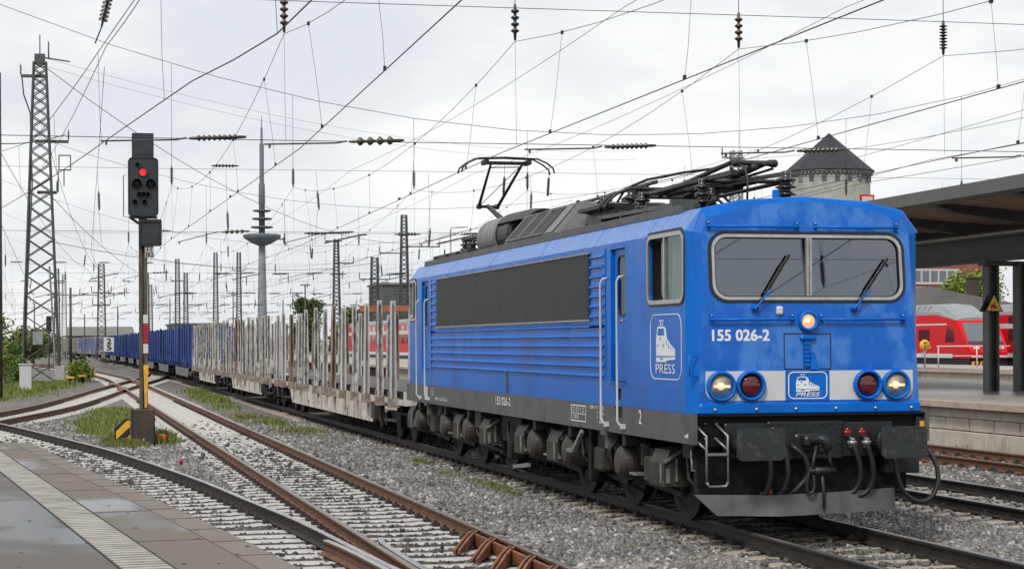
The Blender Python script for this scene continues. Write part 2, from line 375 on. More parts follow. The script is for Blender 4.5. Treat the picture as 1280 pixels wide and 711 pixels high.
def sleeper_mesh(L=2.6, wavy=True, extra=0.):
    # profile along the length, tapered cross-section
    h = L/2
    if wavy: prof = [(-h, -.205), (-h+.05, -.19), (-1.02, -.178), (-.95, -.172), (-.55, -.172), (-.42, -.186), (0, -.190), (.42, -.186), (.55, -.172), (.95, -.172), (1.02, -.178), (h-.05+extra, -.19), (h+extra, -.205)]
    else: prof = [(-h, -.176), (h+extra, -.176)]
    rings = [[(x, -.15, -.36), (x, .15, -.36), (x, .12, z-.02), (x, .092, z), (x, -.092, z), (x, -.12, z-.02)] for x, z in prof]
    mb = MB().loft(rings, 0, caps=True)
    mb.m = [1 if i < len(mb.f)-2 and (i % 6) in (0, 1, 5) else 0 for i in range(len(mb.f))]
    return mb
SLEEPER_XY = []                                     # (x, y, angle, half length, left extra) for keeping stones off
def track(name, label, path, y0, y1, side_mat, top_mat, slp_mat, spacing=.63, wavy=True, far=300, clips=True, lvl=True, long_to=None):
    root = thing(name, label, 'railway track', (float(path[0][0]), float(path[0][1]), 0))
    for off in (-.75, .75):
        rail_into(MB(), offset(path, off)).build('rail', [side_mat, top_mat], root)
    d = np.r_[0, np.cumsum(np.linalg.norm(np.diff(path, axis=0), axis=1))]
    s = np.arange(0, d[-1], spacing); X = np.interp(s, d, path[:, 0]); Y = np.interp(s, d, path[:, 1])
    t = np.gradient(path, axis=0); ang = np.interp(s, d, np.unwrap(np.arctan2(t[:, 1], t[:, 0])))-math.pi/2
    sel = [(x, y, a) for x, y, a in zip(X, Y, ang) if y0 <= y <= y1]
    sel.sort(key=lambda q: math.hypot(q[0]-CAMX, q[1]-CAMY))
    base = None; rest = MB(); cl = MB()
    vis = [q for q in sel if q[1] > -8]
    for i, (x, y, a) in enumerate(sel):
        ja = a + random.uniform(-.012, .012)
        if y < 70: SLEEPER_XY.append((x, y, a))
        if q_in(vis, i, sel, 100):
            if base is None:
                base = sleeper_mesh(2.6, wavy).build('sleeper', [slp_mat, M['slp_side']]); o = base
            else: o = base.copy(); COL.objects.link(o)
            o.location = (x, y, random.uniform(-.004, .004)); o.rotation_euler.z = ja
            o.parent = root; o.matrix_parent_inverse = Matrix.Translation(-root.location)
        else:
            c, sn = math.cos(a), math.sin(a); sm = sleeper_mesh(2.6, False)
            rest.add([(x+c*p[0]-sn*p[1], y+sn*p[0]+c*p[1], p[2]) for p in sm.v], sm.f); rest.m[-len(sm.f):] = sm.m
        if clips and y < 60:
            c, sn = math.cos(a), math.sin(a)
            for rx in (-.75, .75):
                for e in (-.115, .115):
                    px, py = x+c*(rx+e), y+sn*(rx+e)
                    cl.bb(px-.045, px+.045, py-.075, py+.075, -.175, -.125); cl.bb(px-.02, px+.02, py-.02, py+.02, -.125, -.095)
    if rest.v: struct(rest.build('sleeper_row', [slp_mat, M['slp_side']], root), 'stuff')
    if cl.v: struct(cl.build('rail_clips', M['clip'], root), 'stuff')
    return root
def q_in(vis, i, sel, n):
    return sel[i][1] > -8 and len([1 for q in sel[:i] if q[1] > -8]) < n if i < 400 else False

T0 = track('railway_track', 'dark track carrying the blue locomotive and its wagons', TRAIN_PATH, -9, 390, M['rail_dark'], M['rail_top'], M['slp_beige'], spacing=.63)
T1 = track('railway_track', 'rusty track with pale sleepers left of the train, five brackets at its near end', P_T1, -7, 232, M['rail_rust'], M['rail_top_dull'], M['slp_light'], spacing=.6)
TX = track('railway_track', 'rusty connecting track running left behind the signal and over the crossing', P_X, 16, 150, M['rail_rust'], M['rail_top_dull'], M['slp_light'], spacing=.6)
TP = track('railway_track', 'curved track with dark polished rail beside the near paved platform', P_PF, 4.6, 40, M['rail_dark'], M['rail_top'], M['slp_light'], spacing=.6)
T2 = track('railway_track', 'dark track directly right of the blue locomotive', P_T2, -9, 320, M['rail_dark'], M['rail_top'], M['slp_beige'])
T3 = track('railway_track', 'brown track running along the block wall of the right platform', P_T3, -9, 320, M['rail_rust'], M['rail_top_dull'], M['slp_dark'])
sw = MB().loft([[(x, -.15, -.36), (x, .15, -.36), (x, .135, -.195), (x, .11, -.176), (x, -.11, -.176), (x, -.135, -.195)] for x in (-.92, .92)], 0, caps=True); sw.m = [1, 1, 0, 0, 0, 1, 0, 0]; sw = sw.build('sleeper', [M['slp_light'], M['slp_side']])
for k in range(19):
    y = -6.6+k*.6; o = sw if k == 0 else sw.copy()
    if k: COL.objects.link(o)
    o.location = (-6.68+.012*y, y, random.uniform(-.004, .003)); o.parent = TP; o.matrix_parent_inverse = Matrix.Translation(-TP.location); SLEEPER_XY.append((o.location.x, y, 0))
# wing rails at the near crossing nose, check-rail brackets opposite
rail_into(MB(), spline([(-5.02, 1.3), (-5.09, .6), (-5.09, -2.2), (-5.0, -5)], .4)).build('wing_rail', [M['rail_dark'], M['rail_top']], TP)
rail_into(MB(), spline([(-5.66, 1.2), (-5.58, .4), (-5.47, -1.6), (-5.36, -5)], .4)).build('wing_rail', [M['rail_rust'], M['rail_top']], TP)
for k in range(5):
    y = 1.95 - k*.93
    b = MB(); A, B = Vector((-4.27, y-1.12, 0)), Vector((-3.80, y, 0)); d = (B-A); nrm = Vector((d.y, -d.x, 0)).normalized()
    for sh in (0, .055):
        o_ = nrm*sh
        b.plate([(0, -.165), (1, -.165), (1, -.012), (.72, -.014), (.5, -.035), (.0, -.12)], [], lambda u, w: (A.x+d.x*u+o_.x, A.y+d.y*u+o_.y, w), tuple(nrm*.03))
    b.bar(tuple(A+d*.5+nrm*.02+Vector((0, 0, -.14))), tuple(A+d*.5+nrm*.07+Vector((0, 0, -.14))), .3, .02)
    b.bar(tuple(A+d*.9+nrm*.02+Vector((0, 0, -.10))), tuple(A+d*.9+nrm*.07+Vector((0, 0, -.10))), .06, .06)
    b.build('check_rail_bracket', M['rust_plate'], T1)
MB().bb(-3.845, -3.80, -3.5, 2.0, -.16, -.03).build('check_rail', M['rust_plate'], T1)
# cast noses where the rusty tracks cross
for q in ((-5.2, 80.2), (-3.7, 92.8), (-5.35, 90.6), (-3.8, 101)):
    MB().bb(q[0]-.22, q[0]+.22, q[1]-2.4, q[1]+2.4, -.165, -.012).build('crossing_frog', M['rust_plate'], TX)

# ------------------------------------------------------------------ ground and ballast
def ground_mat():
    m = bpy.data.materials.new('track_ballast'); m.use_nodes = True; t = m.node_tree; b = t.nodes['Principled BSDF']; b.inputs['Roughness'].default_value = .85
    tc = N(t, 'ShaderNodeTexCoord'); vo = N(t, 'ShaderNodeTexVoronoi'); vo.inputs['Scale'].default_value = 17
    t.links.new(tc.outputs['Object'], vo.inputs['Vector'])
    bw = N(t, 'ShaderNodeSeparateColor'); t.links.new(vo.outputs['Color'], bw.inputs[0])
    r = N(t, 'ShaderNodeValToRGB'); e = r.color_ramp.elements; e[0].position = 0; e[0].color = (.05, .047, .044, 1); e[1].position = 1; e[1].color = (.30, .29, .275, 1)
    x = r.color_ramp.elements.new(.5); x.color = (.15, .143, .135, 1)
    t.links.new(bw.outputs[0], r.inputs[0])
    n = N(t, 'ShaderNodeTexNoise'); n.inputs['Scale'].default_value = .35; n.inputs['Detail'].default_value = 8; t.links.new(tc.outputs['Object'], n.inputs['Vector'])
    mr = N(t, 'ShaderNodeMapRange'); mr.inputs['From Min'].default_value = .42; mr.inputs['From Max'].default_value = .66; t.links.new(n.outputs['Fac'], mr.inputs['Value'])
    mx = N(t, 'ShaderNodeMix', data_type='RGBA'); mx.inputs['B'].default_value = (.125, .095, .068, 1)
    t.links.new(r.outputs[0], mx.inputs['A']); ml = N(t, 'ShaderNodeMath', operation='MULTIPLY'); ml.inputs[1].default_value = .6; t.links.new(mr.outputs[0], ml.inputs[0]); t.links.new(ml.outputs[0], mx.inputs['Factor'])
    t.links.new(mx.outputs['Result'], b.inputs['Base Color'])
    bp = N(t, 'ShaderNodeBump'); bp.inputs['Strength'].default_value = 1; bp.inputs['Distance'].default_value = .05; bp.invert = True
    t.links.new(vo.outputs['Distance'], bp.inputs['Height']); t.links.new(bp.outputs[0], b.inputs['Normal'])
    return m
M['ballast'] = ground_mat()
def gz(x, y):
    x = np.asarray(x, float); y = np.asarray(y, float); z = np.full(np.broadcast(x, y).shape, -.238)
    low = np.exp(-((x+4.44)/1.5)**6)                                   # sleepers of the rusty track lie bare
    px = np.interp(y, P_PF[:, 1], P_PF[:, 0]); low = np.maximum(low, np.exp(-((x-px)/1.7)**6)*(y < 34))
    z = z - .014*low
    shoulder = np.exp(-((x+2.3)/.75)**4)*.05
    return z + shoulder
gx = np.r_[np.arange(-16, 14, .5), np.array([14, 18, 25, 40])]; gy = np.r_[np.arange(-26, 60, .5), np.arange(60, 330, 6)]
GX, GY = np.meshgrid(gx, gy); GZ = gz(GX, GY); GZ[GY > 55] = -.225
GZ += rng.normal(0, .008, GZ.shape)
g = MB(); nx_, ny_ = len(gx), len(gy)
g.v = [tuple(p) for p in np.c_[GX.ravel(), GY.ravel(), GZ.ravel()]]
g.f = [(j*nx_+i, j*nx_+i+1, (j+1)*nx_+i+1, (j+1)*nx_+i) for j in range(ny_-1) for i in range(nx_-1)]
x0, x1, y0, y1 = gx[0], gx[-1], gy[0], gy[-1]
g.m = [0]*len(g.f); g.sm = [True]*len(g.f)
F_ = 7000; zz = -.235
g.add([(-F_, -F_, zz), (F_, -F_, zz), (F_, y0, zz), (-F_, y0, zz)], [(0, 1, 2, 3)]); g.add([(-F_, y1, zz), (F_, y1, zz), (F_, F_, zz), (-F_, F_, zz)], [(0, 1, 2, 3)])
g.add([(-F_, y0, zz), (x0, y0, zz), (x0, y1, zz), (-F_, y1, zz)], [(0, 1, 2, 3)]); g.add([(x1, y0, zz), (F_, y0, zz), (F_, y1, zz), (x1, y1, zz)], [(0, 1, 2, 3)])
struct(g.build('ground', M['ballast']))

def stone_mat(nm='ballast_stones', k=1.):
    m = bpy.data.materials.new(nm); m.use_nodes = True; t = m.node_tree; b = t.nodes['Principled BSDF']; b.inputs['Roughness'].default_value = .8
    ge = N(t, 'ShaderNodeNewGeometry'); r = N(t, 'ShaderNodeValToRGB'); e = r.color_ramp.elements
    e[0].position = 0; e[0].color = (.055, .052, .05, 1); e[1].position = 1; e[1].color = (.40, .39, .375, 1)
    for p, c in ((.35, (.12, .116, .112)), (.6, (.185, .178, .17)), (.8, (.17, .145, .12)), (.92, (.27, .26, .245))):
        x = e.new(p); x.color = (*c, 1)
    t.links.new(ge.outputs['Random Per Island'], r.inputs[0])
    tc = N(t, 'ShaderNodeTexCoord'); n = N(t, 'ShaderNodeTexNoise'); n.inputs['Scale'].default_value = .5; n.inputs['Detail'].default_value = 4
    t.links.new(tc.outputs['Object'], n.inputs['Vector'])
    mr = N(t, 'ShaderNodeMapRange'); mr.inputs['From Min'].default_value = .35; mr.inputs['From Max'].default_value = .7; mr.inputs['To Min'].default_value = 1.42*k; mr.inputs['To Max'].default_value = .85*k
    t.links.new(n.outputs['Fac'], mr.inputs['Value'])
    vm = N(t, 'ShaderNodeVectorMath', operation='SCALE'); t.links.new(r.outputs[0], vm.inputs[0]); t.links.new(mr.outputs[0], vm.inputs['Scale'])
    t.links.new(vm.outputs[0], b.inputs['Base Color'])
    return m
M['stones'] = stone_mat(); M['stones_dark'] = stone_mat('dark_ballast_stones', .40); M['stones_brown'] = stone_mat('stained_ballast_stones', .62)
PF_EDGE = np.array([(-9.44, 14), (-9.0, 9.3), (-8.37, 3.52), (-7.79, -1.3), (-7.42, -4.54), (-7.09, -7.88), (-6.85, -12), (-6.7, -26)])
def in_platform(x, y, m=0.):
    ex = np.interp(y, PF_EDGE[::-1, 1], PF_EDGE[::-1, 0])
    return (x < ex+m) & (y < 9.4)
def scatter_stones():
    n = 300000
    d = 12.5*np.exp(rng.random(n)*math.log(60/12.5)); u = rng.uniform(-.30, .30, n)
    dx = math.sin(YAW), math.cos(YAW); lx = math.cos(YAW), -math.sin(YAW)
    x = CAMX + d*(dx[0]+u*lx[0]); y = CAMY + d*(dx[1]+u*lx[1])
    keep = ~in_platform(x, y, -.0) & (x < 10.6) & (x > -15)
    keep &= ~((np.abs(x) < .9) & (y > 3) & (y < 60) & (rng.random(n) < .5))
    for tx in (-5.19, -3.69, -.75, .75, 3.8, 5.3, 8.2, 9.7): keep &= np.abs(x-tx) > .085
    rp = np.interp(y, RAIL_PF[:, 1], RAIL_PF[:, 0]); keep &= (np.abs(x-rp) > .085) | (y > 37)
    x, y, d = x[keep], y[keep], d[keep]
    on = np.zeros(len(x), bool)
    order = np.argsort(y); ys = y[order]
    for sx, sy, a in SLEEPER_XY:
        if sy > 45: continue
        i0, i1 = np.searchsorted(ys, (sy-.5, sy+.5)); idx = order[i0:i1]
        c, s = math.cos(a), math.sin(a); rx = (x[idx]-sx)*c+(y[idx]-sy)*s; ry = -(x[idx]-sx)*s+(y[idx]-sy)*c
        on[idx] |= (np.abs(rx) < 1.3) & (np.abs(ry) < .125)
    lucky = rng.random(len(x))
    t1 = (np.abs(x+4.44) < 1.25) | (np.abs(x-np.interp(y, P_PF[:, 1], P_PF[:, 0])) < 1.3)
    keep = ~on | (lucky < np.where(t1, .008, .05))
    keep &= ~t1 | (rng.random(len(x)) < np.clip(1.0-(y-8)/30, .12, .92)); on = on[keep]
    x, y, d, t1 = x[keep], y[keep], d[keep], t1[keep]; n = len(x)
    sz = rng.uniform(.02, .046, n)*np.clip(d/28, .95, 1.35)
    z = gz(x, y) + rng.uniform(0, .026, n); z = z + .012*t1*(y < 45); z = np.where(on, -.165, z)
    t0 = ((np.abs(x) < 1.15) | (np.abs(x-4.55) < .95) | (np.abs(x-8.95) < .95)) & ~t1
    for sel, nm, mm, lab in ((t0, 'gravel', M['stones_brown'], 'brown stained ballast along and between the rails of the right tracks'), (~t1 & ~t0, 'gravel', M['stones'], 'grey and brown broken stone ballast between the tracks'), (t1, 'gravel', M['stones_dark'], 'dark oily ballast lying between the pale sleepers')):
        stones(x[sel], y[sel], z[sel], sz[sel], nm, mm, lab)
def stones(x, y, z, sz, nm, mm, lab):
    n = len(x)
    base = np.array([(-1,-1,-1),(1,-1,-1),(1,1,-1),(-1,1,-1),(-1,-1,1),(1,-1,1),(1,1,1),(-1,1,1)], float)*.72
    V = base[None]+rng.uniform(-.38, .38, (n, 8, 3))
    V *= (sz[:, None]*rng.uniform(.7, 1.25, (n, 3)))[:, None, :]*np.array([1, 1, .8])
    q = rng.normal(size=(n, 4)); q /= np.linalg.norm(q, axis=1)[:, None]; w, a, b, c = q.T
    Rm = np.stack([1-2*(b*b+c*c), 2*(a*b-c*w), 2*(a*c+b*w), 2*(a*b+c*w), 1-2*(a*a+c*c), 2*(b*c-a*w), 2*(a*c-b*w), 2*(b*c+a*w), 1-2*(a*a+b*b)], 1).reshape(n, 3, 3)
    V = np.einsum('nij,nkj->nki', Rm, V) + np.c_[x, y, z][:, None, :]
    fq = np.array([(0,3,2,1),(4,5,6,7),(0,1,5,4),(1,2,6,5),(2,3,7,6),(3,0,4,7)])
    Fc = (fq[None]+(np.arange(n)*8)[:, None, None]).reshape(-1)
    me = bpy.data.meshes.new('gravel'); me.vertices.add(n*8); me.vertices.foreach_set('co', V.reshape(-1).astype(np.float32))
    me.loops.add(len(Fc)); me.loops.foreach_set('vertex_index', Fc.astype(np.int32))
    me.polygons.add(n*6); me.polygons.foreach_set('loop_start', np.arange(0, n*24, 4, dtype=np.int32)); me.polygons.foreach_set('loop_total', np.full(n*6, 4, np.int32))
    me.materials.append(mm); me.update(calc_edges=True)
    o = bpy.data.objects.new(nm, me); COL.objects.link(o); struct(o, 'stuff'); tag(o, lab, 'gravel')
scatter_stones()

# ------------------------------------------------------------------ near platform (left)
def wet_mat(name, dry, wet, scale, lo, hi, spec_rough=.06, stretch=(1, 1, 1), grain=(.75, 1.2)):
    m = bpy.data.materials.new(name); m.use_nodes = True; t = m.node_tree; b = t.nodes['Principled BSDF']
    tc = N(t, 'ShaderNodeTexCoord'); mp = N(t, 'ShaderNodeMapping'); mp.inputs['Scale'].default_value = stretch; mp.inputs['Rotation'].default_value = (0, 0, -.2)
    t.links.new(tc.outputs['Object'], mp.inputs[0])
    n = N(t, 'ShaderNodeTexNoise'); n.inputs['Scale'].default_value = scale; n.inputs['Detail'].default_value = 3; n.inputs['Roughness'].default_value = .45; t.links.new(mp.outputs[0], n.inputs['Vector'])
    mr = N(t, 'ShaderNodeMapRange'); mr.inputs['From Min'].default_value = lo; mr.inputs['From Max'].default_value = hi; t.links.new(n.outputs['Fac'], mr.inputs['Value'])
    g2 = N(t, 'ShaderNodeTexNoise'); g2.inputs['Scale'].default_value = 60; g2.inputs['Detail'].default_value = 6; g2.inputs['Roughness'].default_value = .7; t.links.new(tc.outputs['Object'], g2.inputs['Vector'])
    gr = N(t, 'ShaderNodeMapRange'); gr.inputs['From Min'].default_value = .3; gr.inputs['From Max'].default_value = .7; gr.inputs['To Min'].default_value = grain[0]; gr.inputs['To Max'].default_value = grain[1]; t.links.new(g2.outputs['Fac'], gr.inputs['Value'])
    mx = N(t, 'ShaderNodeMix', data_type='RGBA'); mx.inputs['A'].default_value = (*dry, 1); mx.inputs['B'].default_value = (*wet, 1); t.links.new(mr.outputs[0], mx.inputs['Factor'])
    vm = N(t, 'ShaderNodeVectorMath', operation='SCALE'); t.links.new(mx.outputs['Result'], vm.inputs[0]); t.links.new(gr.outputs[0], vm.inputs['Scale']); t.links.new(vm.outputs[0], b.inputs['Base Color'])
    rr = N(t, 'ShaderNodeMapRange'); rr.inputs['To Min'].default_value = .62; rr.inputs['To Max'].default_value = spec_rough; t.links.new(mr.outputs[0], rr.inputs['Value']); t.links.new(rr.outputs[0], b.inputs['Roughness'])
    bp = N(t, 'ShaderNodeBump'); bp.inputs['Distance'].default_value = .006
    br = N(t, 'ShaderNodeMapRange'); br.inputs['To Min'].default_value = .5; br.inputs['To Max'].default_value = .03; t.links.new(mr.outputs[0], br.inputs['Value']); t.links.new(br.outputs[0], bp.inputs['Strength'])
    t.links.new(g2.outputs['Fac'], bp.inputs['Height']); t.links.new(bp.outputs[0], b.inputs['Normal'])
    return m
M['asphalt'] = wet_mat('wet_asphalt', (.088, .076, .061), (.018, .019, .021), .9, .47, .56, .26, (.9, .40, 1), (.6, 1.3))
M['paving'] = wet_mat('damp_paving', (.122, .098, .074), (.046, .040, .033), .9, .52, .62, .2, (1, .45, 1))
M['edging'] = wet_mat('damp_edge_slabs', (.155, .13, .105), (.115, .066, .034), 1.3, .5, .68, .45, (1, .7, 1))
M['tactile_base'] = mat('tactile_grooves', (.085, .078, .068), .7, col2=(.055, .05, .044), nscale=3)
M['tactile'] = mat('tactile_paving', (.36, .34, .305), .6, col2=(.22, .20, .17), nscale=3, bump=.1)
M['joint'] = mat('dark_joint', (.02, .018, .016), .9)
PZ = .76
pe = thin(PF_EDGE[1:], .0); pe = PF_EDGE[1:]
def edge_off(off):
    e = spline([tuple(p) for p in PF_EDGE[1:]][::-1], .3); return offset(e, -off)
plat = MB()
ye = edge_off(0.0)
poly = [tuple(p) for p in ye if p[1] > -25] + [(-9.4, 9.4), (-22, 9.0), (-22, -26)]
_ye = np.linspace(-25, 9.3, 90); _e = edge_off(0.0)
def E_x(y): return np.interp(y, _e[:, 1], _e[:, 0])
def R_x(y): return -9.37+(6.91-np.asarray(y))*.1013             # joint on the track side of the tactile strip
def strip_into(mb, fa, fb, z, ymax, th=.03):
    ys = np.r_[_ye[_ye < ymax], ymax]
    rings = [[(fa(y), y, z), (fb(y), y, z), (fb(y), y, z-th), (fa(y), y, z-th)] for y in ys]
    return mb.loft(rings, 0, caps=True)
o = MB().plate(poly, [], lambda a, b: (a, b, PZ-.034), (0, 0, -.98)).build('platform', M['joint']); struct(o)
struct(strip_into(MB(), lambda y: E_x(y)-.012, lambda y: E_x(y)-.262, PZ-.004, 9.1).build('platform_paving', M['edging']))
gv = MB()
for y in np.arange(-9, 9, .98): gv.bar((E_x(y)-.012, y, PZ-.0035), (E_x(y)-.262, y-.03, PZ-.0035), .012, .004)
struct(gv.build('platform_joint', M['joint']))
struct(strip_into(MB(), lambda y: E_x(y)-.276, lambda y: R_x(y)+.014, PZ-.002, 9.2).build('platform_paving', M['paving']))
struct(strip_into(MB(), lambda y: R_x(y), lambda y: R_x(y)-.335, PZ, 9.0).build('platform_paving', M['tactile_base']))
rb = MB()
for y in np.arange(-9, 9.0, .148): rb.bar((R_x(y)-.012, y, PZ), (R_x(y)-.323, y-.032, PZ), .104, .004)
struct(rb.build('platform_tactile_ribs', M['tactile']))
gv = MB()
for y in np.arange(-8.5, 9, 2.6): gv.bar((E_x(y)-.28, y, PZ-.0015), (R_x(y)+.016, y-.05, PZ-.0015), .010, .004)
struct(gv.build('platform_joint', M['joint']))
struct(strip_into(MB(), lambda y: R_x(y)-.35, lambda y: -22.0, PZ-.001, 9.0).build('platform_asphalt', M['asphalt']))
sp = MB(); r_ = random.Random(12)
for k in range(70):
    y = r_.uniform(-8, 8.5); x = r_.uniform(R_x(y)-1.6, E_x(y)-.05); a = r_.uniform(.008, .022)
    sp.lathe([(a, 0), (a*.8, .0015)], (x, y, PZ+.0005), 'z', 8, smooth=False)
struct(sp.build('gum_spots', M['joint']), 'stuff')
# ================================================================== locomotive
HX = 1.475
loco = thing('locomotive', 'bright blue electric locomotive with white front band hauling the long freight train', 'locomotive', (0, 9.8, 0))
def P(name, mb, m, parent=None, **k): return mb.build(name, m, parent if parent is not None else loco, **k)
Z0, ZS, ZE = 1.03, 1.385, 3.52            # skirt bottom, skirt top, eave crease
YF, YB = .90, 18.70                       # side walls run between these
# --- side wall (left) with openings
def sidefn(x): return lambda a, b: (x, -a, b)     # first 2D coordinate is -y so that the plate faces outward
W1 = rrect(-2.32, -.965, 2.705, 3.50, .11); W2 = rrect(-18.62, -17.95, 2.70, 3.47, .10)
D1 = [(-3.98, 1.70), (-3.30, 1.70), (-3.30, 3.44), (-3.98, 3.44)]; D2 = [(-17.36, 1.70), (-16.64, 1.70), (-16.64, 3.44), (-17.36, 3.44)]
ST = [[(-3.83, 1.23), (-3.45, 1.23), (-3.45, 1.38), (-3.83, 1.38)], ]
left = MB().plate([(-YB, ZS), (-YF, ZS), (-YF, ZE), (-YB, ZE)], [W1[::-1], W2[::-1], D1[::-1], D2[::-1], [(-3.80, 1.47), (-3.50, 1.47), (-3.50, 1.62), (-3.80, 1.62)][::-1]], sidefn(-HX), (.05, 0, 0))
wall = P('side_wall', left, M['blue'])
P('side_wall', MB().bb(HX-.08, HX-.035, YF, YB, ZS, ZE), M['blue'])
# eave strips and roof shell
for sg in (-1, 1):
    P('roof_edge', MB().loft([[(sg*HX, YF, ZE), (sg*1.27, YF, 3.785), (sg*1.2, YF, 3.74), (sg*(HX-.06), YF, ZE-.01)], [(sg*HX, YB, ZE), (sg*1.27, YB, 3.785), (sg*1.2, YB, 3.74), (sg*(HX-.06), YB, ZE-.01)]], caps=True), M['blue_eave'])
P('roof', MB().loft([[(x, y, z) for x, z in [(-1.27, 3.786), (-.8, 3.885), (0, 3.935), (.8, 3.885), (1.27, 3.786), (1.2, 3.74), (-1.2, 3.74)]] for y in (1.55, YB-.65)], caps=True), M['roofgear'])
for y0, y1 in ((YF, 1.55), (YB-.65, YB)):
    P('cab_roof', MB().loft([[(x, y, z) for x, z in [(-1.27, 3.786), (-.8, 3.885), (0, 3.935), (.8, 3.885), (1.27, 3.786), (1.2, 3.74), (-1.2, 3.74)]] for y in (y0, y1)], caps=True), M['blue'])
P('roof_gutter', MB().bb(-1.29, -1.16, 1.6, 18.0, 3.77, 3.87), M['roofgrey'])
P('roof_gutter', MB().bb(1.16, 1.29, 1.6, 18.0, 3.77, 3.87), M['roofgrey'])
for y in (4.83, 2.42, 7.8, 11.2, 14.6):
    P('seam', MB().loft([[(-HX-.003, y+dy, ZE), (-1.275, y+dy, 3.783), (-1.26, y+dy, 3.775), (-HX+.01, y+dy, ZE-.01)] for dy in (0, .012)], caps=True), M['blue'], wall)
# skirt
P('skirt', MB().plate([(-19.05, Z0), (-.62, Z0), (-.62, ZS-.002), (-19.05, ZS-.002)], [ST[0][::-1], [(-3.80, 1.06), (-3.50, 1.06), (-3.50, 1.16), (-3.80, 1.16)][::-1]] if False else [ST[0][::-1]], sidefn(-HX-.002), (.05, 0, 0)), M['skirt'])
P('skirt', MB().bb(HX-.05, HX+.002, .62, 19.05, Z0, ZS-.002), M['skirt'])
P('step_recess', MB().bb(-HX+.05, -HX+.25, 3.42, 3.88, 1.2, 1.65), M['black'])
P('floor', MB().bb(-HX+.06, HX-.06, .95, YB, 1.1, 1.36), M['chassis'])
# --- cab front (both ends)
def yfront(z): return .70 if z < 1.95 else (.70+(z-1.95)*.035 if z < 2.68 else .7256+(z-2.68)*.11)
FOUT = [(-1.385, ZS), (1.385, ZS), (1.36, 1.95), (1.32, 2.68), (1.305, 3.48), (1.24, 3.66), (.7, 3.80), (.3, 3.855), (0, 3.865), (-.3, 3.855), (-.7, 3.80), (-1.24, 3.66), (-1.305, 3.48), (-1.32, 2.68), (-1.36, 1.95)]
WIN = rrect(-1.165, 1.165, 2.735, 3.445, .15)
def end_y(y, rear): return (19.6-y) if rear else y
for rear in (False, True):
    s_ = -1 if rear else 1
    fn = (lambda a, b: (-a, end_y(yfront(b), True), b)) if rear else (lambda a, b: (a, yfront(b), b))
    # split at the bend lines so that every strip stays planar
    mb = MB()
    mb.plate([(-1.385, ZS), (1.385, ZS), (1.36, 1.95), (-1.36, 1.95)], [], fn, (0, .05*s_, 0))
    mb.plate([(-1.36, 1.95), (1.36, 1.95), (1.32, 2.68), (-1.32, 2.68)], [], fn, (0, .05*s_, 0))
    mb.plate([(-1.32, 2.68), (1.32, 2.68)] + FOUT[4:13] + [], [WIN[::-1]], fn, (0, .05*s_, 0))
    face = P('cab_front', mb, M['blue_front'])
    # corner chamfers + roof brow: loft from the front outline to the body section
    fo = [(1.385, ZS), (1.36, 1.95), (1.32, 2.68), (1.305, 3.48), (1.24, 3.66), (.7, 3.80), (.3, 3.855), (0, 3.865), (-.3, 3.855), (-.7, 3.80), (-1.24, 3.66), (-1.305, 3.48), (-1.32, 2.68), (-1.36, 1.95), (-1.385, ZS)]
    bo = [(HX-.035, ZS), (HX-.035, 1.95), (HX-.035, 2.68), (HX-.035, ZE), (1.27, 3.786), (.8, 3.885), (.36, 3.9125), (0, 3.935), (-.36, 3.9125), (-.8, 3.885), (-1.27, 3.786), (-HX, ZE), (-HX, 2.68), (-HX, 1.95), (-HX, ZS)]
    r1 = [fn(a, b) for a, b in fo]; r2 = [((-a if rear else a), end_y(YF, rear), b) for a, b in bo]
    rm = []
    for k, (p, q) in enumerate(zip(r1, r2)):
        t = .55; v = Vector(p).lerp(Vector(q), t)
        if 4 <= k <= 10: v.z += .018
        rm.append(tuple(v))
    cm = MB().loft([r1, rm, r2], closed=False)
    if not rear: cm.f = [f[::-1] for f in cm.f]
    P('cab_corner', cm, M['blue'])
    if rear: rearface = face
    else: frontface = face
# lower lip under the band
P('front_lip', MB().rbox(-1.385, 1.385, .655, .72, 1.375, 1.50, .015), M['blue'], frontface)
P('front_lip', MB().bb(-1.45, 1.43, .63, .80, 1.352, 1.374), M['chassis'])
for x in (-1.2, -.69, -.2, .3, .8, 1.26): P('bolt', MB().lathe([(.022, 0), (.022, -.012), (.010, -.02)], (x, .655, 1.43), 'y', 8), M['steel'], frontface)
# --- windscreen
def wy(z, d=0.): return yfront(z)-d
fr = MB().plate(rrect(-1.195, 1.195, 2.705, 3.475, .18), [rrect(-1.16, 1.16, 2.74, 3.44, .155)[::-1]], lambda a, b: (a, wy(b, .018), b), (0, .03, 0))
fr.bb(-.034, -.004, wy(3.1, .05), wy(3.1, -.005), 2.745, 3.435).bb(.004, .034, wy(3.1, .05), wy(3.1, -.005), 2.745, 3.435)
scr = P('windscreen_frame', fr, M['steel'])
P('rubber_seal', MB().plate(rrect(-1.235, 1.235, 2.672, 3.512, .21), [rrect(-1.2, 1.2, 2.70, 3.48, .18)[::-1]], lambda a, b: (a, wy(b, .009), b), (0, .012, 0)), M['rubber'], scr)
P('rubber_seal', MB().plate(rrect(-1.162, 1.162, 2.738, 3.442, .157), [rrect(-1.148, 1.148, 2.752, 3.428, .145)[::-1]], lambda a, b: (a, wy(b, .012), b), (0, .012, 0)), M['rubber'], scr)
for a0, a1 in ((-1.16, -.02), (.02, 1.16)):
    P('windscreen_pane', MB().plate([(a0, 2.74), (a1, 2.74), (a1, 3.44), (a0, 3.44)], [], lambda a, b: (a, wy(b, -.012), b), (0, .004, 0)), M['glass'], scr)
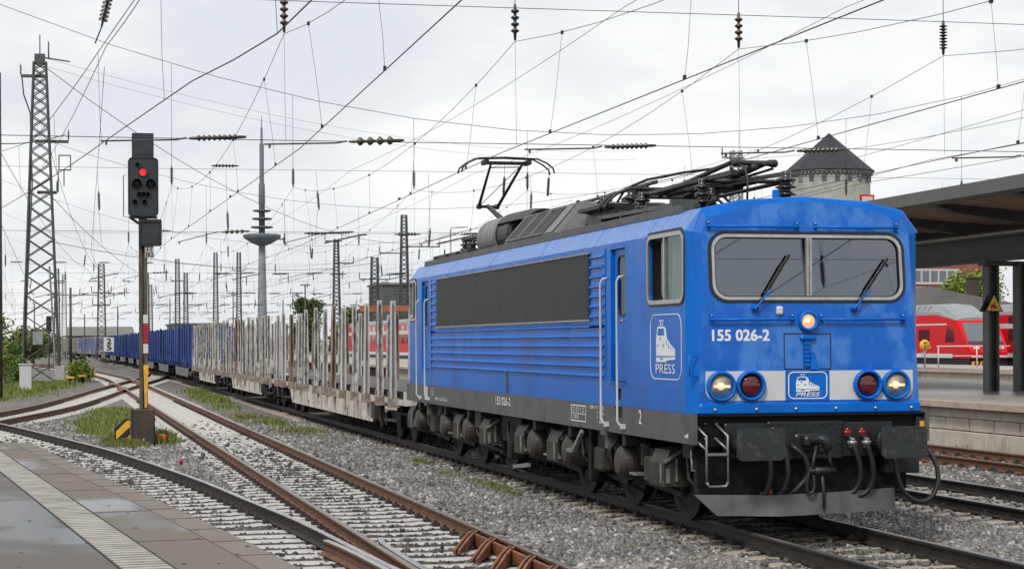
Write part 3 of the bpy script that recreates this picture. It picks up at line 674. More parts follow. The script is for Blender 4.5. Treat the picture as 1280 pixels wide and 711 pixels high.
# wipers
for x, tip in ((-.62, (-.24, 3.24)), (.62, (1.0, 3.20))):
    y = yfront(2.62)-.04
    w = MB().tube([(x-.12, y, 2.60), (x-.06, y-.02, 2.61), (x+.02, y-.03, 2.72), (x+.12, y-.045, 2.82)], .012, 6)
    w.lathe([(.035, .03), (.04, -.02), (.02, -.04)], (x-.06, y+.02, 2.60), 'y', 10)
    wp = P('wiper', w, M['blue'])
    P('wiper_blade', MB().tube([(x-.06, y-.02, 2.60), (tip[0]-.1, wy(tip[1], .05), tip[1]-.12)], .011, 6).bar((x+.10, wy(2.86, .055), 2.83), (tip[0], wy(tip[1], .045), tip[1]), .02, .03), M['black'], wp)
# small white number-plate light left of the top lamp
P('socket_cover', MB().rbox(-.42, -.34, .68, .75, 2.53, 2.63, .015), M['white'], frontface)
# hand rails on the front
for (xa, xb, z) in ((-1.24, -.10, 3.565), (.09, 1.16, 3.565), (-1.24, -.20, 2.475), (.12, 1.20, 2.475)):
    y = yfront(z)-.05; h = MB().tube([(xa, y, z), (xb, y, z)], .014, 8)
    for x in (xa+.02, xb-.02):
        h.bar((x, y, z), (x, y+.07, z), .03, .03); h.bb(x-.022, x+.022, y+.035, y+.05, z-.06, z+.06)
    hr = P('handrail', h, M['blue'], frontface)
    P('bolt', MB().lathe([(.012, 0), (.012, -.01)], (xa+.02, y+.03, z+.045), 'y', 6).lathe([(.012, 0), (.012, -.01)], (xb-.02, y+.03, z+.045), 'y', 6), M['steel'])
h = MB().tube([(-1.40, .72, 1.82), (-1.49, .70, 1.82), (-1.49, .70, 2.05), (-1.40, .72, 2.05)], .013, 8); P('grab_handle', h, M['blue'])
# white band with emblem panel
bp_ = [(-1.275, 1.545)] ; bl = rrect(-1.285, 1.285, 1.53, 1.875, .10)
P('band', MB().plate([q for q in rrect(-1.30, 1.30, 1.53, 1.875, .13)[:6]] + [(1.30, 1.875), (-1.30, 1.875)] + [q for q in rrect(-1.30, 1.30, 1.53, 1.875, .13)[18:]], [], lambda a, b: (a, .70-.006, b), (0, .008, 0)), M['bandwhite'], frontface)
em_panel = P('emblem_panel', MB().bb(-.315, .235, .688, .698, 1.525, 1.88), M['blue'], frontface)
def emblem(o, r, u, nrm, w, h, parent, shear=0., tw=.62):
    o, r, u, n_ = Vector(o), Vector(r), Vector(u), Vector(nrm)
    fn = lambda a, b: tuple(o + r*(a*w) + u*(b*h) + n_*.004); dv = tuple(-n_*.004)
    asp = w/h
    def rr(i, rad):
        pts = rrect(i/w, 1-i/w, i/h, 1-i/h, 1, 6); rad_x, rad_y = rad/w, rad/h; res = []
        for cx, cy, a0 in ((1-i/w-rad_x, i/h+rad_y, -90), (1-i/w-rad_x, 1-i/h-rad_y, 0), (i/w+rad_x, 1-i/h-rad_y, 90), (i/w+rad_x, i/h+rad_y, 180)):
            for k in range(7):
                a = R(a0+15*k); res.append((cx+rad_x*math.cos(a), cy+rad_y*math.sin(a)))
        return res
    mb = MB().plate(rr(0, .13*min(w, h)*1.6), [rr(.012*max(1, 1), .13*min(w, h)*1.6-.012)[::-1]], fn, dv)
    # train: cab with tapering body
    body = [(.20, .36), (.80, .36), (.80, .46), (.66, .53), (.54, .63), (.50, .78), (.46, .81), (.25, .81), (.21, .66), (.20, .60)]
    holes = [[(.235, .67), (.47, .67), (.45, .78), (.265, .78)], [(.31, .60), (.36, .60), (.36, .64), (.31, .64)], [(.235, .49), (.27, .49), (.27, .54), (.235, .54)], [(.41, .49), (.45, .49), (.45, .54), (.41, .54)],
             [(.525, .51), (.55, .49), (.55, .60), (.525, .64)], [(.585, .475), (.615, .465), (.615, .53), (.585, .555)], [(.645, .455), (.67, .45), (.67, .50), (.645, .515)], [(.70, .44), (.72, .435), (.72, .475), (.70, .485)], [(.75, .425), (.77, .42), (.77, .455), (.75, .465)]]
    mb.plate(body, [q[::-1] for q in holes], fn, dv)
    mb.plate([(.20, .265), (.50, .265), (.58, .295), (.80, .305), (.80, .345), (.20, .335)], [[(.32, .30), (.42, .30), (.42, .328), (.32, .328)][::-1]], fn, dv)
    for a, b, c, d in ((.30, .895, .44, .91), (.33, .82, .345, .90), (.395, .82, .41, .90)): mb.plate([(a, b), (c, b), (c, d), (a, d)], [], fn, dv)
    e = P('emblem', mb, M['letter'], parent)
    tb = MB(); text_into(tb, 'PRESS', h*.145, w*tw, o + r*(.19*w) + u*(.09*h) + n_*.004, r, u, bold=.003, shear=shear)
    P('lettering', tb, M['letter'], parent if parent is not loco else e)
    return e
emblem((-.285, .686, 1.545), (1, 0, 0), (0, 0, 1), (0, -1, 0), .49, .32, em_panel, shear=.25)
emblem((-HX, 2.25, 1.765), (0, -1, 0), (0, 0, 1), (-1, 0, 0), 1.21, .79, wall)
tb = MB(); text_into(tb, '155 026-2', .125, .70, (-1.215, yfront(2.25)-.004, 2.225), (1, 0, .0), (0, .035, 1), bold=.010); P('number_lettering', tb, M['letter'], frontface)
# head and tail lamps
def lamp(x, z, r, kind, y=.70, name='headlight'):
    b = MB().lathe([(r-.012, .02), (r+.012, .0), (r+.012, -.05), (r-.004, -.07), (r-.020, -.066), (r-.028, -.03), (r-.032, .0), (.0, .0)], (x, y, z), 'y', 28)
    o = P(name, b, M['blue'], frontface)
    if kind == 'head':
        P('reflector', MB().lathe([(r-.030, -.036), (r*.66, -.012), (r*.35, -.006), (.001, -.004)], (x, y, z), 'y', 24), M['reflector'], o)
        P('bulb', MB().lathe([(.022, -.004), (.022, -.05), (.012, -.06), (.001, -.063)], (x-.01, y, z), 'y', 12), M['bulb'], o)
        g_ = MB()
        g_.bb(x-.098, x+.102, y-.048, y-.042, z-.015, z+.015).lathe([(.045, 0), (.045, -.006)], (x-.01, y-.042, z), 'y', 14)
        P('filament_glow', g_, M['lens_warm'], o)
    elif kind == 'top':
        P('reflector', MB().lathe([(r-.030, -.036), (r*.4, -.012), (.001, -.008)], (x, y, z), 'y', 20), M['lens_warm'], o)
        P('bulb', MB().lathe([(.03, -.006), (.02, -.03), (.001, -.04)], (x, y, z), 'y', 12), M['bulb'], o)
    else:
        P('lens', MB().lathe([(r-.029, -.040), (r*.6, -.062), (r*.3, -.072), (.001, -.075)], (x, y+.02, z), 'y', 24), M['tail'], o)
for x in (-1.115, 1.075): lamp(x, 1.70, .168, 'head')
for x in (-.75, .715): lamp(x, 1.705, .168, 'tail', name='tail_lamp')
lamp(-.03, 2.455, .112, 'top', y=yfront(2.455))
# hatch with UIC socket
hz = MB().plate(rrect(-.33, .265, 1.89, 2.315, .01, 2), [rrect(-.318, .253, 1.902, 2.303, .01, 2)[::-1]], lambda a, b: (a, yfront(b)-.004, b), (0, .004, 0)); P('hatch_seam', hz, M['joint'], frontface)
sk = MB().rbox(-.13, .06, .66, .72, 2.235, 2.29, .012)
for k in range(6): sk.bb(-.09, .0, .672, .715, 1.93+k*.05, 1.955+k*.05)
sk.bb(-.075, -.015, .685, .72, 1.92, 2.24)
sk.loft([[(-.01, .67, 1.89), (.10, .67, 1.89), (.10, .72, 1.89), (-.01, .72, 1.89)], [(.01, .69, 2.1), (.05, .69, 2.1), (.05, .72, 2.1), (.01, .72, 2.1)]], caps=True)
P('cable_socket', sk, M['blue'], frontface)
# --- cab interiors
for rear in (False, True):
    e = lambda y: end_y(y, rear)
    P('cab_back_wall', MB().bb(-1.38, 1.38, e(2.75), e(2.8), 1.4, 3.5), M['interior'])
    P('cab_ceiling', MB().bb(-1.38, 1.38, e(1.0), e(2.74), 3.47, 3.49), M['interior'])
    P('cab_far_wall', MB().bb(1.38, 1.40, e(.95), e(2.74), 2.1, 2.72).bb(1.38, 1.40, e(2.35), e(2.74), 2.72, 3.46), M['interior'])
    P('console', MB().bb(-1.2, 1.2, e(.83), e(1.25), 2.2, 2.70).bb(-.9, -.3, e(1.0), e(1.2), 2.70, 2.84), M['interior_dark'])
    P('driver_seat', MB().rbox(-1.0, -.5, e(1.9) if not rear else e(2.05), e(2.05) if not rear else e(1.9), 2.3, 3.05, .05), M['interior_dark'])
P('paper', MB().plate([(-.93, 2.71), (-.72, 2.71), (-.74, 2.80), (-.90, 2.80)], [], lambda a, b: (a, .93+(b-2.71)*.4, b), (0, .004, 0)).plate([(-.42, 2.71), (-.28, 2.71), (-.30, 2.79), (-.40, 2.79)], [], lambda a, b: (a, .93+(b-2.71)*.4, b), (0, .004, 0)), M['paper'])
P('cab_post', MB().bb(.93, .97, 1.6, 1.64, 2.1, 3.46).bb(1.16, 1.2, 1.9, 1.94, 2.1, 3.46), M['white'])
# --- side windows
for (a0, a1, b0, b1, opened) in ((-2.32, -.965, 2.705, 3.50, True), (-18.62, -17.95, 2.70, 3.47, False)):
    f = MB().plate(rrect(a0-.028, a1+.028, b0-.03, b1+.03, .14), [rrect(a0+.012, a1-.012, b0+.02, b1-.02, .10)[::-1]], sidefn(-HX-.016), (.03, 0, 0))
    mid = (a0+a1)/2-.03
    f.bb(-HX-.012, -HX+.02, -(mid+.022), -(mid-.022), b0+.02, b1-.02)
    fo_ = P('window_frame', f, M['steel'], wall)
    P('rubber_seal', MB().plate(rrect(a0-.065, a1+.065, b0-.055, b1+.065, .17), [rrect(a0-.03, a1+.03, b0-.03, b1+.03, .14)[::-1]], sidefn(-HX-.008), (.012, 0, 0)), M['rubber'], fo_)
    P('window_pane', MB().bb(-HX+.012, -HX+.016, -(a1-.02), -(mid), b0+.02, b1-.02), M['glass_side'], fo_)
    if opened:
        P('window_sash', MB().plate(rrect(mid-.20, mid+.02, b0+.06, b1-.05, .06), [rrect(mid-.15, mid-.02, b0+.10, b1-.09, .04)[::-1]], sidefn(-HX+.025), (.03, 0, 0)), M['galv'], fo_)
        cu = MB(); n = 26
        for k in range(n):
            ya, yb = -(mid+.03)-(k/n)*(-(mid+.03)+a1+.02)*1.0, -(mid+.03)-((k+1)/n)*(-(mid+.03)+a1+.02)
            za = .02*math.sin(k*1.9)+.012*math.sin(k*.7); zb = .02*math.sin((k+1)*1.9)+.012*math.sin((k+1)*.7)
            cu.add([(-HX+.08+za, ya, b0), (-HX+.08+zb, yb, b0), (-HX+.08+zb*.6, yb, b1), (-HX+.08+za*.6, ya, b1)], [(0, 1, 2, 3)])
        P('curtain', cu, M['curtain'], wall)
    else: P('window_pane', MB().bb(-HX+.012, -HX+.016, -mid, -(a0+.02), b0+.02, b1-.02), M['glass'], fo_)
# --- doors and their hand rails
for ya, yb in ((3.31, 3.97), (16.65, 17.35)):
    dw = rrect(-(yb-.19), -(ya+.11), 2.58, 3.33, .08)
    d = MB().plate([(-yb, 1.71), (-ya, 1.71), (-ya, 3.43), (-yb, 3.43)], [dw[::-1]], sidefn(-HX+.045), (.03, 0, 0)); dr = P('door', d, M['blue'])
    P('rubber_seal', MB().plate(rrect(-(yb-.165), -(ya+.085), 2.555, 3.355, .10), [dw[::-1]], sidefn(-HX+.038), (.012, 0, 0)), M['rubber'], dr)
    P('window_pane', MB().bb(-HX+.055, -HX+.06, ya+.1, yb-.17, 2.56, 3.35), M['glass_dark'], dr)
    P('handle', MB().tube([(-HX+.02, ya+.10, 2.5), (-HX-.02, ya+.10, 2.5), (-HX-.02, ya+.2, 2.47)], .014, 6), M['steel'], dr)
    P('threshold', MB().bb(-HX-.015, -HX+.04, ya-.03, yb+.03, 1.675, 1.70), M['blue'], dr)
    for y in ((yb+.20, ya+.10) if ya < 5 else (yb+.16, ya-.02)):
        h = MB().tube([(-HX+.0, y-.05, 3.07), (-HX-.07, y-.05, 3.06), (-HX-.085, y, 3.0), (-HX-.085, y, 1.2), (-HX-.06, y-.02, 1.15), (-HX+.0, y-.05, 1.14)], .016, 8)
        h.bb(-HX-.05, -HX, y-.1, y+.0, 1.10, 1.16)
        P('handrail', h, M['bandwhite'])
# --- corrugated side with black filter panel
zs = [1.76, 1.89, 2.025, 2.16, 2.295, 2.43]
cg = MB()
for z in zs: cg.loft([[(-HX, y, z+.034), (-HX-.03, y, z+.010), (-HX-.03, y, z-.006), (-HX, y, z-.018)] for y in (4.26, 16.34)], caps=True)
for k in range(8):
    z = 2.43+k*.134
    for y0, y1 in ((4.26, 4.93), (15.8, 16.34)): cg.loft([[(-HX, y, z+.034), (-HX-.03, y, z+.010), (-HX-.03, y, z-.006), (-HX, y, z-.018)] for y in (y0, y1)], caps=True)
for y in (4.24, 16.36): cg.bb(-HX-.012, -HX, y-.03, y+.03, 1.72, 3.46)
P('corrugation', cg, M['blue'])
pn = P('filter_panel', MB().bb(-HX-.022, -HX, 4.98, 15.74, 2.525, 3.425), M['panel'])
ft = MB()
for z, h in ((2.505, .028), (3.428, .024)): ft.bb(-HX-.034, -HX, 4.95, 15.77, z, z+h)
P('panel_trim', ft, M['galv'], pn)
for k in range(1, 6): P('panel_seam', MB().bb(-HX-.0235, -HX-.02, 4.98+k*1.79-.004, 4.98+k*1.79+.004, 2.53, 3.42), M['black'], pn)
P('hand_hole', MB().plate(rrect(-10.0, -9.86, 1.40, 1.75, .06), [], sidefn(-HX-.0035), (.003, 0, 0)), M['black'])
P('side_seam', MB().bb(-HX-.003, -HX, .95, 19.0, 1.655, 1.663), M['blue_front'])
# lettering on the skirt
SX = -HX-.006
def sk_text(s, y, z, h, w, bold=.004): P('lettering', text_into(MB(), s, h, w, (SX, y, z), (0, -1, 0), (0, 0, 1), bold=bold), M['letter'])
sk_text('155 026-2', 10.75, 1.19, .13, 1.05, .008); sk_text('2', 2.72, 1.19, .17, .11, .008)
sk_text('BBÜ 155 (26-2)', 15.95, 1.10, .09, 1.15); 
for k in range(3): sk_text(('26,5 t', '82 t', '19,6')[k], 16.35-k*.0, 1.31-k*.055, .035, .28, .002)
lt = MB()
for k in range(9): lt.bb(SX-.001, SX, 16.72, 17.05, 1.10+k*.03, 1.122+k*.03)
sk_text('12 011 2', 5.92, 1.24, .07, .62, .003); sk_text('120', 5.86, 1.15, .05, .3, .002)
lt.plate(rrect(-5.98, -5.20, 1.11, 1.34, .005, 1), [rrect(-5.965, -5.215, 1.125, 1.325, .005, 1)[::-1]], lambda a, b: (SX, -a, b), (.002, 0, 0)); lt.bb(SX-.001, SX, 5.22, 5.96, 1.215, 1.225)
for k, s in enumerate(('OBR 30 1 120', '1 80', '1 60', '- 80')): sk_text(s, 5.0 if k == 0 else 4.62, 1.31-k*.062, .042, .66 if k == 0 else .28, .002)
for k in range(3): sk_text(('ABC', '(30)', 'T')[k], 4.42-(.06 if k == 2 else 0), 1.31-k*.085, .05, .16 if k < 2 else .06, .003)
P('panel_lettering', lt, M['letter'])
P('jack_mark', MB().plate([(-.92, 1.10), (-.80, 1.10), (-.80, 1.15), (-.83, 1.15), (-.86, 1.13), (-.92, 1.13)], [], lambda a, b: (SX, -a, b), (.002, 0, 0)), M['white'])

# --- front headstock, buffers, coupling
hs = MB().bb(-1.43, 1.40, .72, 1.15, 1.0, 1.35).bb(-1.43, 1.40, .80, 1.15, .86, 1.0)
P('buffer_beam', hs, M['chassis'])
bp2 = MB().rbox(-1.08, 1.02, .66, .74, .86, 1.27, .012).rbox(-.56, .38, .635, .67, .84, 1.285, .012)
bpo = P('coupling_plate', bp2, M['headstock'])
rv = MB()
for x in np.linspace(-.52, .34, 9):
    for z in (.87, 1.255): rv.lathe([(.013, 0), (.012, -.01), (.004, -.014)], (x, .635, z), 'y', 6)
for z in np.linspace(.93, 1.2, 4):
    for x in (-.53, -.47, .30, .35): rv.lathe([(.013, 0), (.012, -.01), (.004, -.014)], (x, .635, z), 'y', 6)
struct(P('rivets', rv, M['headstock'], bpo), 'stuff')
for rear in (False, True):
    for x in (-.875, .875):
        y0 = 0.; e = lambda y: end_y(y, rear); sg = -1 if rear else 1
        bf = MB().lathe([(.16, e(.66)), (.16, e(.42)), (.135, e(.40)), (.125, e(.16)), (.13, e(.05))], (x, 0, 1.05), 'y', 20, smooth=False)
        bo_ = P('buffer', bf, M['headstock'])
        pl = rrect(x-.283, x+.283, .872, 1.238, .055)
        rings = [[(a, e(yy), b) for a, b in [(x+(q[0]-x)*k, 1.055+(q[1]-1.055)*k) for q in pl]] for yy, k in ((.065, .985), (.012, 1), (.006, .985))]
        P('buffer_plate', MB().loft(rings, caps=True), M['buffer'], bo_)
# hook and screw coupling
hk = MB().rbox(-.235, .07, .60, .64, .93, 1.14, .02); P('hook_socket', hk, M['black'], bpo)
hk = MB().tube(sm([(-.10, .66, 1.06), (-.08, .48, 1.06), (-.02, .36, 1.09), (.05, .33, 1.04), (.05, .36, .97), (-.01, .42, .95)], 3), [.05]*3+[.055]*3+[.06]*3+[.055]*3+[.045]*3+[.03], 10)
hk.rbox(-.17, -.02, .45, .66, 1.0, 1.12, .02); P('coupling_hook', hk, M['headstock'], bpo)
sc = MB()
sc.tube([(-.04, .40, 1.03), (-.10, .37, .85), (-.13, .36, .72)], .022, 8); sc.tube([(.07, .40, 1.03), (.10, .37, .85), (.13, .36, .74)], .022, 8)
sc.tube([(-.17, .36, .72), (.17, .36, .73)], .03, 8); sc.lathe([(.03, -.1), (.05, -.09), (.05, .09), (.03, .1)], (0, .36, .72), 'x', 10)
sc.tube(sm([(-.10, .38, .80), (-.17, .36, .68), (-.19, .36, .52), (-.15, .36, .46), (-.10, .36, .52), (-.10, .38, .70)]), .022, 8)
sc.tube([(.0, .37, .72), (.02, .36, .45), (.02, .36, .28)], [.03, .022, .016], 8)
P('screw_coupling', sc, M['headstock'], bpo)
# air hoses
for x, dx in ((.42, .05), (.60, .04), (-.62, .02), (-.42, .03), (-.28, .12)):
    right = x > 0
    pts = [(x, .60, 1.10), (x, .52, 1.09), (x+dx*.4, .46, 1.0), (x+dx*1.6, .44, .80), (x+dx*2, .47, .60), (x+dx*.6, .50, .46), (x-.12, .52, .40), (x-.2, .55, .46)] if right else [(x, .60, 1.0), (x, .5, .98), (x+dx, .47, .86), (x+dx*1.2, .46, .66), (x-.02, .48, .48), (x-.08, .52, .45)]
    ho = P('air_hose', MB().tube(sm(pts), .034, 8), M['rubber'], bpo)
    if right:
        P('hose_collar', MB().lathe([(.03, -.06), (.045, -.05), (.045, -.02), (.06, -.01), (.06, .02), (.035, .03), (.03, .06)], (x+.012, .49, 1.03), 'z', 12), M['galv'], ho)
        P('cock_handle', MB().rbox(x-.03, x+.0, .55, .60, 1.08, 1.20, .008).rbox(x-.05, x+.03, .545, .58, 1.135, 1.17, .008), M['red'], ho)
P('cock_handle', MB().rbox(-.555, -.51, .52, .56, 1.08, 1.22, .01), M['red'], bpo)
P('cock_handle', MB().rbox(-.63, -.55, .5, .56, .44, .52, .02), M['red'], bpo)
# heating cable on the right, hanging loop
cab_pts = [(.93, .55, .92), (.95, .45, .80), (.97, .40, .62), (1.03, .38, .46), (1.15, .36, .36), (1.28, .35, .34), (1.40, .36, .42), (1.47, .38, .58), (1.46, .42, .78), (1.40, .5, .95)]
P('jumper_cable', MB().tube(sm(cab_pts), .028, 8), M['rubber'])
P('socket_box', MB().rbox(.88, 1.32, .55, .75, .66, .88, .02), M['headstock'])
P('socket_box', MB().rbox(1.33, 1.46, .66, .80, 1.13, 1.33, .015), M['headstock']); P('warning_plate', MB().bb(1.37, 1.44, .652, .66, 1.17, 1.27), M['yellow'])
# dark underside behind, plough
P('front_valance', MB().bb(-1.38, 1.25, .78, .9, .46, .88).bb(-1.40, 1.05, .67, .75, .40, .52), M['chassis'])
pw = MB(); ptop = [(-1.47, .62, .455), (-.55, .42, .445), (.25, .44, .465), (1.02, .62, .485), (1.02, .66, .485), (.25, .48, .465), (-.55, .46, .445), (-1.47, .66, .455)]
pbot = [(-1.22, .54, .215), (-.52, .37, .205), (.22, .39, .22), (1.02, .58, .235), (1.02, .62, .235), (.22, .43, .22), (-.52, .41, .205), (-1.22, .58, .215)]
pw.loft([pbot, ptop], caps=True); P('snow_plough', pw, M['plow'])
# steps at both front corners
for sx in (-1, 1):
    x0, x1 = (-1.34, -1.08) if sx < 0 else (1.12, 1.36)
    if sx > 0: continue
    st = MB()
    for x in (x0, x1): st.tube([(x-.12*0-.10, .72, 1.27), (x, .56, 1.13), (x, .55, .60)], .015, 6); st.tube([(x-.10, .72, 1.10), (x, .56, .97)], .015, 6)
    st.tube([(x0, .55, .60), (x0+.03, .55, .55), (x1-.03, .55, .55), (x1, .55, .60)], .016, 6); st.bb(x0, x1, .53, .58, .905, .935)
    P('step_ladder', st, M['galv'])
    P('step_ladder', MB().tube([(-1.42, .85, .95), (-1.42, .85, .72), (-1.12, .85, .70), (-1.12, .85, .9)], .016, 6), M['galv'])
for x, z in ((-1.30, 1.27), (-1.16, 1.27), (-1.30, 1.09), (-1.16, 1.09), (-.98, 1.15), (-.97, 1.0)): P('bolt', MB().lathe([(.014, 0), (.014, -.012)], (x, .718, z), 'y', 6), M['steel'])

# --- bogies
AX = [2.70, 5.0, 7.3, 12.3, 14.6, 16.9]
for k, yc in enumerate((5.0, 14.6)):
    fr = MB()
    for sx in (-1, 1): fr.bb(sx*1.08, sx*1.22, yc-3.3, yc+3.3, .62, .86); fr.bb(sx*.55, sx*1.0, yc-3.2, yc+3.2, .86, 1.02)
    fr.bb(-1.0, 1.0, yc-2.9, yc+2.9, .5, .95)
    bg_ = P('bogie', fr, M['chassis'])
    for y in AX[3*k:3*k+3]:
        for sx in (-1, 1):
            P('wheel', MB().lathe([(.05, -.07), (.52, -.07), (.62, -.068), (.625, .05), (.66, .052), (.66, .075), (.55, .075), (.5, .04), (.2, .06), (.05, .06)] if sx > 0 else [(.05, -.06), (.2, -.06), (.5, -.04), (.55, -.075), (.66, -.075), (.66, -.052), (.625, -.05), (.62, .068), (.52, .07), (.05, .07)], (sx*.78, y, .625), 'x', 36, smooth=False), M['wheel'], bg_)
            P('axle_box', MB().rbox(sx*1.25-.12, sx*1.25+.12, y-.2, y+.2, .45, .78, .03), M['chassis_dirty'], bg_)
            for e in (-.55, .55):
                P('coil_spring', MB().lathe([(.10 if i % 2 else .075, .62+i*.03) for i in range(11)], (sx*1.2, y+e, 0), 'z', 12), M['chassis_dirty'], bg_)
            P('brake_rigging', MB().bar((sx*1.15, y-.8, .35), (sx*1.15, y+.8, .42), .06, .07).bar((sx*1.12, y-.78, .36), (sx*1.12, y-.72, 1.0), .07, .05).bb(sx*.78-.06, sx*.78+.06, y-.82, y-.70, .3, .75).bb(sx*.78-.06, sx*.78+.06, y+.70, y+.82, .3, .75), M['chassis'], bg_)
# sand boxes with bright catches, brake cylinders
for y, k in ((2.11, 0), (7.23, 0), (9.32, 0), (11.93, 1), (14.2, 1), (18.88, 1)):
    y0, y1 = y-.28, y+.30
    b = MB().loft([[(-1.44, yy, .46), (-1.44, yy, .79-.05), (-1.36, yy, .90), (-1.12, yy, .93), (-1.10, yy, .46)] for yy in (y0, y1)], caps=True)
    sb = P('sand_box', b, M['chassis_dirty'])
    c = MB().bar((-1.44, y0-.012, .76), (-1.20, y0-.012, .905), .03, .035).bb(-1.42, -1.37, y0-.02, y0-.004, .50, .68).bb(-1.45, -1.435, y0+.1, y0+.14, .5, .74)
    c.bb(-1.3, -1.27, y0-.02, y0-.004, .52, .8); P('catch', c, M['galv'], sb)
for y in (3.85, 6.56, 8.66, 13.55, 15.64, 18.25):
    b = MB().lathe([(.02, -.22), (.15, -.21), (.215, -.16), (.235, -.06), (.235, .18), (.17, .24)], (-1.22, y, .64), 'x', 24, smooth=False)
    bc = P('brake_cylinder', b, M['drum'])
    P('hose', MB().tube([(-1.35, y+.22, .95), (-1.42, y+.32, .80), (-1.40, y+.36, .60), (-1.3, y+.3, .45)], .022, 6), M['rubber'], bc)
    P('bracket', MB().bb(-1.38, -1.1, y-.22, y-.05, .86, 1.0).bb(-1.36, -1.30, y-.3, y+.3, 1.0, 1.03), M['chassis_dirty'], bc)
for y0, y1, z0, z1, x in ((4.55, 5.25, .62, 1.02, -1.3), (5.3, 5.45, .28, 1.02, -1.38), (9.9, 11.3, .55, 1.0, -1.25), (10.2, 10.5, .3, .6, -1.35), (16.2, 17.4, .66, 1.02, -1.3), (12.5, 13.0, .7, 1.02, -1.35)):
    P('equipment_box', MB().rbox(x, x+.3, y0, y1, z0, z1, .02), M['chassis_dirty'] if z0 > .6 else M['chassis'])
for y in (4.3, 16.9): P('speed_bracket', MB().bb(-1.5, -1.2, y-.12, y+.1, .98, 1.05).bb(-1.45, -1.3, y-.08, y+.06, .8, .98), M['skirt'])
for y, z0 in ((4.6, .3), (6.0, .35), (1.35, .32), (10.6, .35), (13.0, .3), (17.6, .3)):
    P('sand_pipe', MB().tube([(-1.3, y, .9), (-1.32, y-.1, .6), (-1.1, y-.25, z0), (-.85, y-.3, .18)], .024, 6), M['chassis_dirty'])
for y in (3.4, 7.9, 12.0, 15.2): P('step_plate', MB().bb(-1.36, -1.2, y-.14, y+.14, .50, .53), M['galv'])
P('link_rod', MB().bar((-1.46, 5.9, .70), (-1.46, 5.45, .98), .05, .05).bar((-1.46, 5.95, .68), (-1.46, 6.25, .68), .05, .05), M['galv'])
P('link_rod', MB().bar((-1.40, 8.8, .30), (-1.35, 10.0, .20), .05, .06), M['galv'])

# --- roof equipment
def insulator(mb, x, y, z, h, r=.1, n=3):
    prof = [(r*.5, 0)]
    for k in range(n):
        b = h*.2+h*.7*k/n; st = h*.7/n
        prof += [(r*.45, b), (r*1.05, b+st*.12), (r*1.0, b+st*.28), (r*.45, b+st*.62)]
    prof += [(r*.5, h*.9), (r*.42, h)]
    return mb.lathe(prof, (x, y, z), 'z', 14)
# rear raised pantograph
def pantograph(y, raised, zr=4.0):
    fr = MB(); s = 1
    for sx in (-.55, .55): fr.tube([(sx, y-1.5, zr+.30), (sx, y+1.5, zr+.30)], .028, 8)
    for yy in (y-1.4, y+1.4): fr.tube([(-.6, yy, zr+.30), (.6, yy, zr+.30)], .028, 8)
    root = P('pantograph', fr, M['roofgear'])
    for sx in (-.55, .55):
        for yy in (y-1.35, y+1.35): P('insulator', insulator(MB(), sx, yy, zr-.08, .38, .095), M['ceramic'], root)
    return root
pr = pantograph(16.2, True)
# lower arm rises to the elbow behind, upper arms fork to the pan head
elb = (.04, 18.0, 5.02)
P('lower_arm', MB().tube([(.1, 15.7, 4.25), (.08, 16.9, 4.68), elb], [.07, .06, .045], 10).tube([(.25, 15.9, 4.30), (.16, 18.0, 4.95)], .018, 6).lathe([(.03, -.24), (.055, -.22), (.055, -.16), (.032, -.12), (.032, .12), (.055, .16), (.055, .22), (.03, .24)], (.04, 18.0, 5.01), 'x', 10), M['roofgear'], pr)
P('upper_arm', MB().tube([(-.15, 18.0, 5.02), (-.14, 16.9, 5.80)], [.034, .024], 8).tube([(.24, 18.0, 5.00), (.52, 16.9, 5.82)], [.034, .026], 8).tube([(-.12, 17.95, 5.05), (.46, 16.95, 5.74)], .008, 5).tube([(-.14, 17.0, 5.72), (.5, 17.0, 5.74)], .012, 6), M['roofgear'], pr)
hd = MB()
for yy, zz in ((16.72, 5.88), (17.08, 5.90)):
    hd.tube([(-.98, yy, 5.60), (-.95, yy, 5.70), (-.82, yy, 5.80), (-.62, yy, zz), (0, yy, zz+.02), (.62, yy, zz), (.82, yy, 5.80), (.95, yy, 5.70), (.98, yy, 5.60)], .018, 8)
hd.bb(-.50, .50, 16.80, 16.84, 5.78, 5.83).bb(-.50, .50, 16.98, 17.02, 5.78, 5.83)
for x in (-.45, .45): hd.bb(x-.04, x+.04, 16.7, 17.1, 5.77, 5.86)
hd.v = [(x*.97+.17, y, z) for x, y, z in hd.v]
P('pan_head', hd, M['roofgear'], pr)
# brown/grey drum housing in front of it
dm = MB().lathe([(.02, 0), (.10, -.02), (.30, 0), (.37, .06), (.37, 2.3), (.02, 2.35)], (-.30, 13.3, 4.20), 'y', 28, smooth=False)
do = P('roof_cylinder', dm, M['roofgear'])
_arc = lambda y, r, a0, a1: [(-.30+r*math.cos(R(a)), y, 4.20+r*math.sin(R(a))) for a in range(a0, a1+1, 10)]
P('cylinder_hood', MB().loft([_arc(y, .40, 80, 230)+_arc(y, .38, 80, 230)[::-1] for y in (14.2, 15.75)], caps=True), M['rooflight'], do)
P('cylinder_foot', MB().bb(-.7, .15, 13.5, 15.5, 3.82, 3.92), M['roofgear'], do)
P('tarpaulin', MB().loft([_arc(y, r, 20, 150)+_arc(y, r-.03, 20, 150)[::-1] for y, r in ((12.0, .36), (12.6, .40), (14.1, .42), (14.3, .39))], caps=True), M['roofgear'])
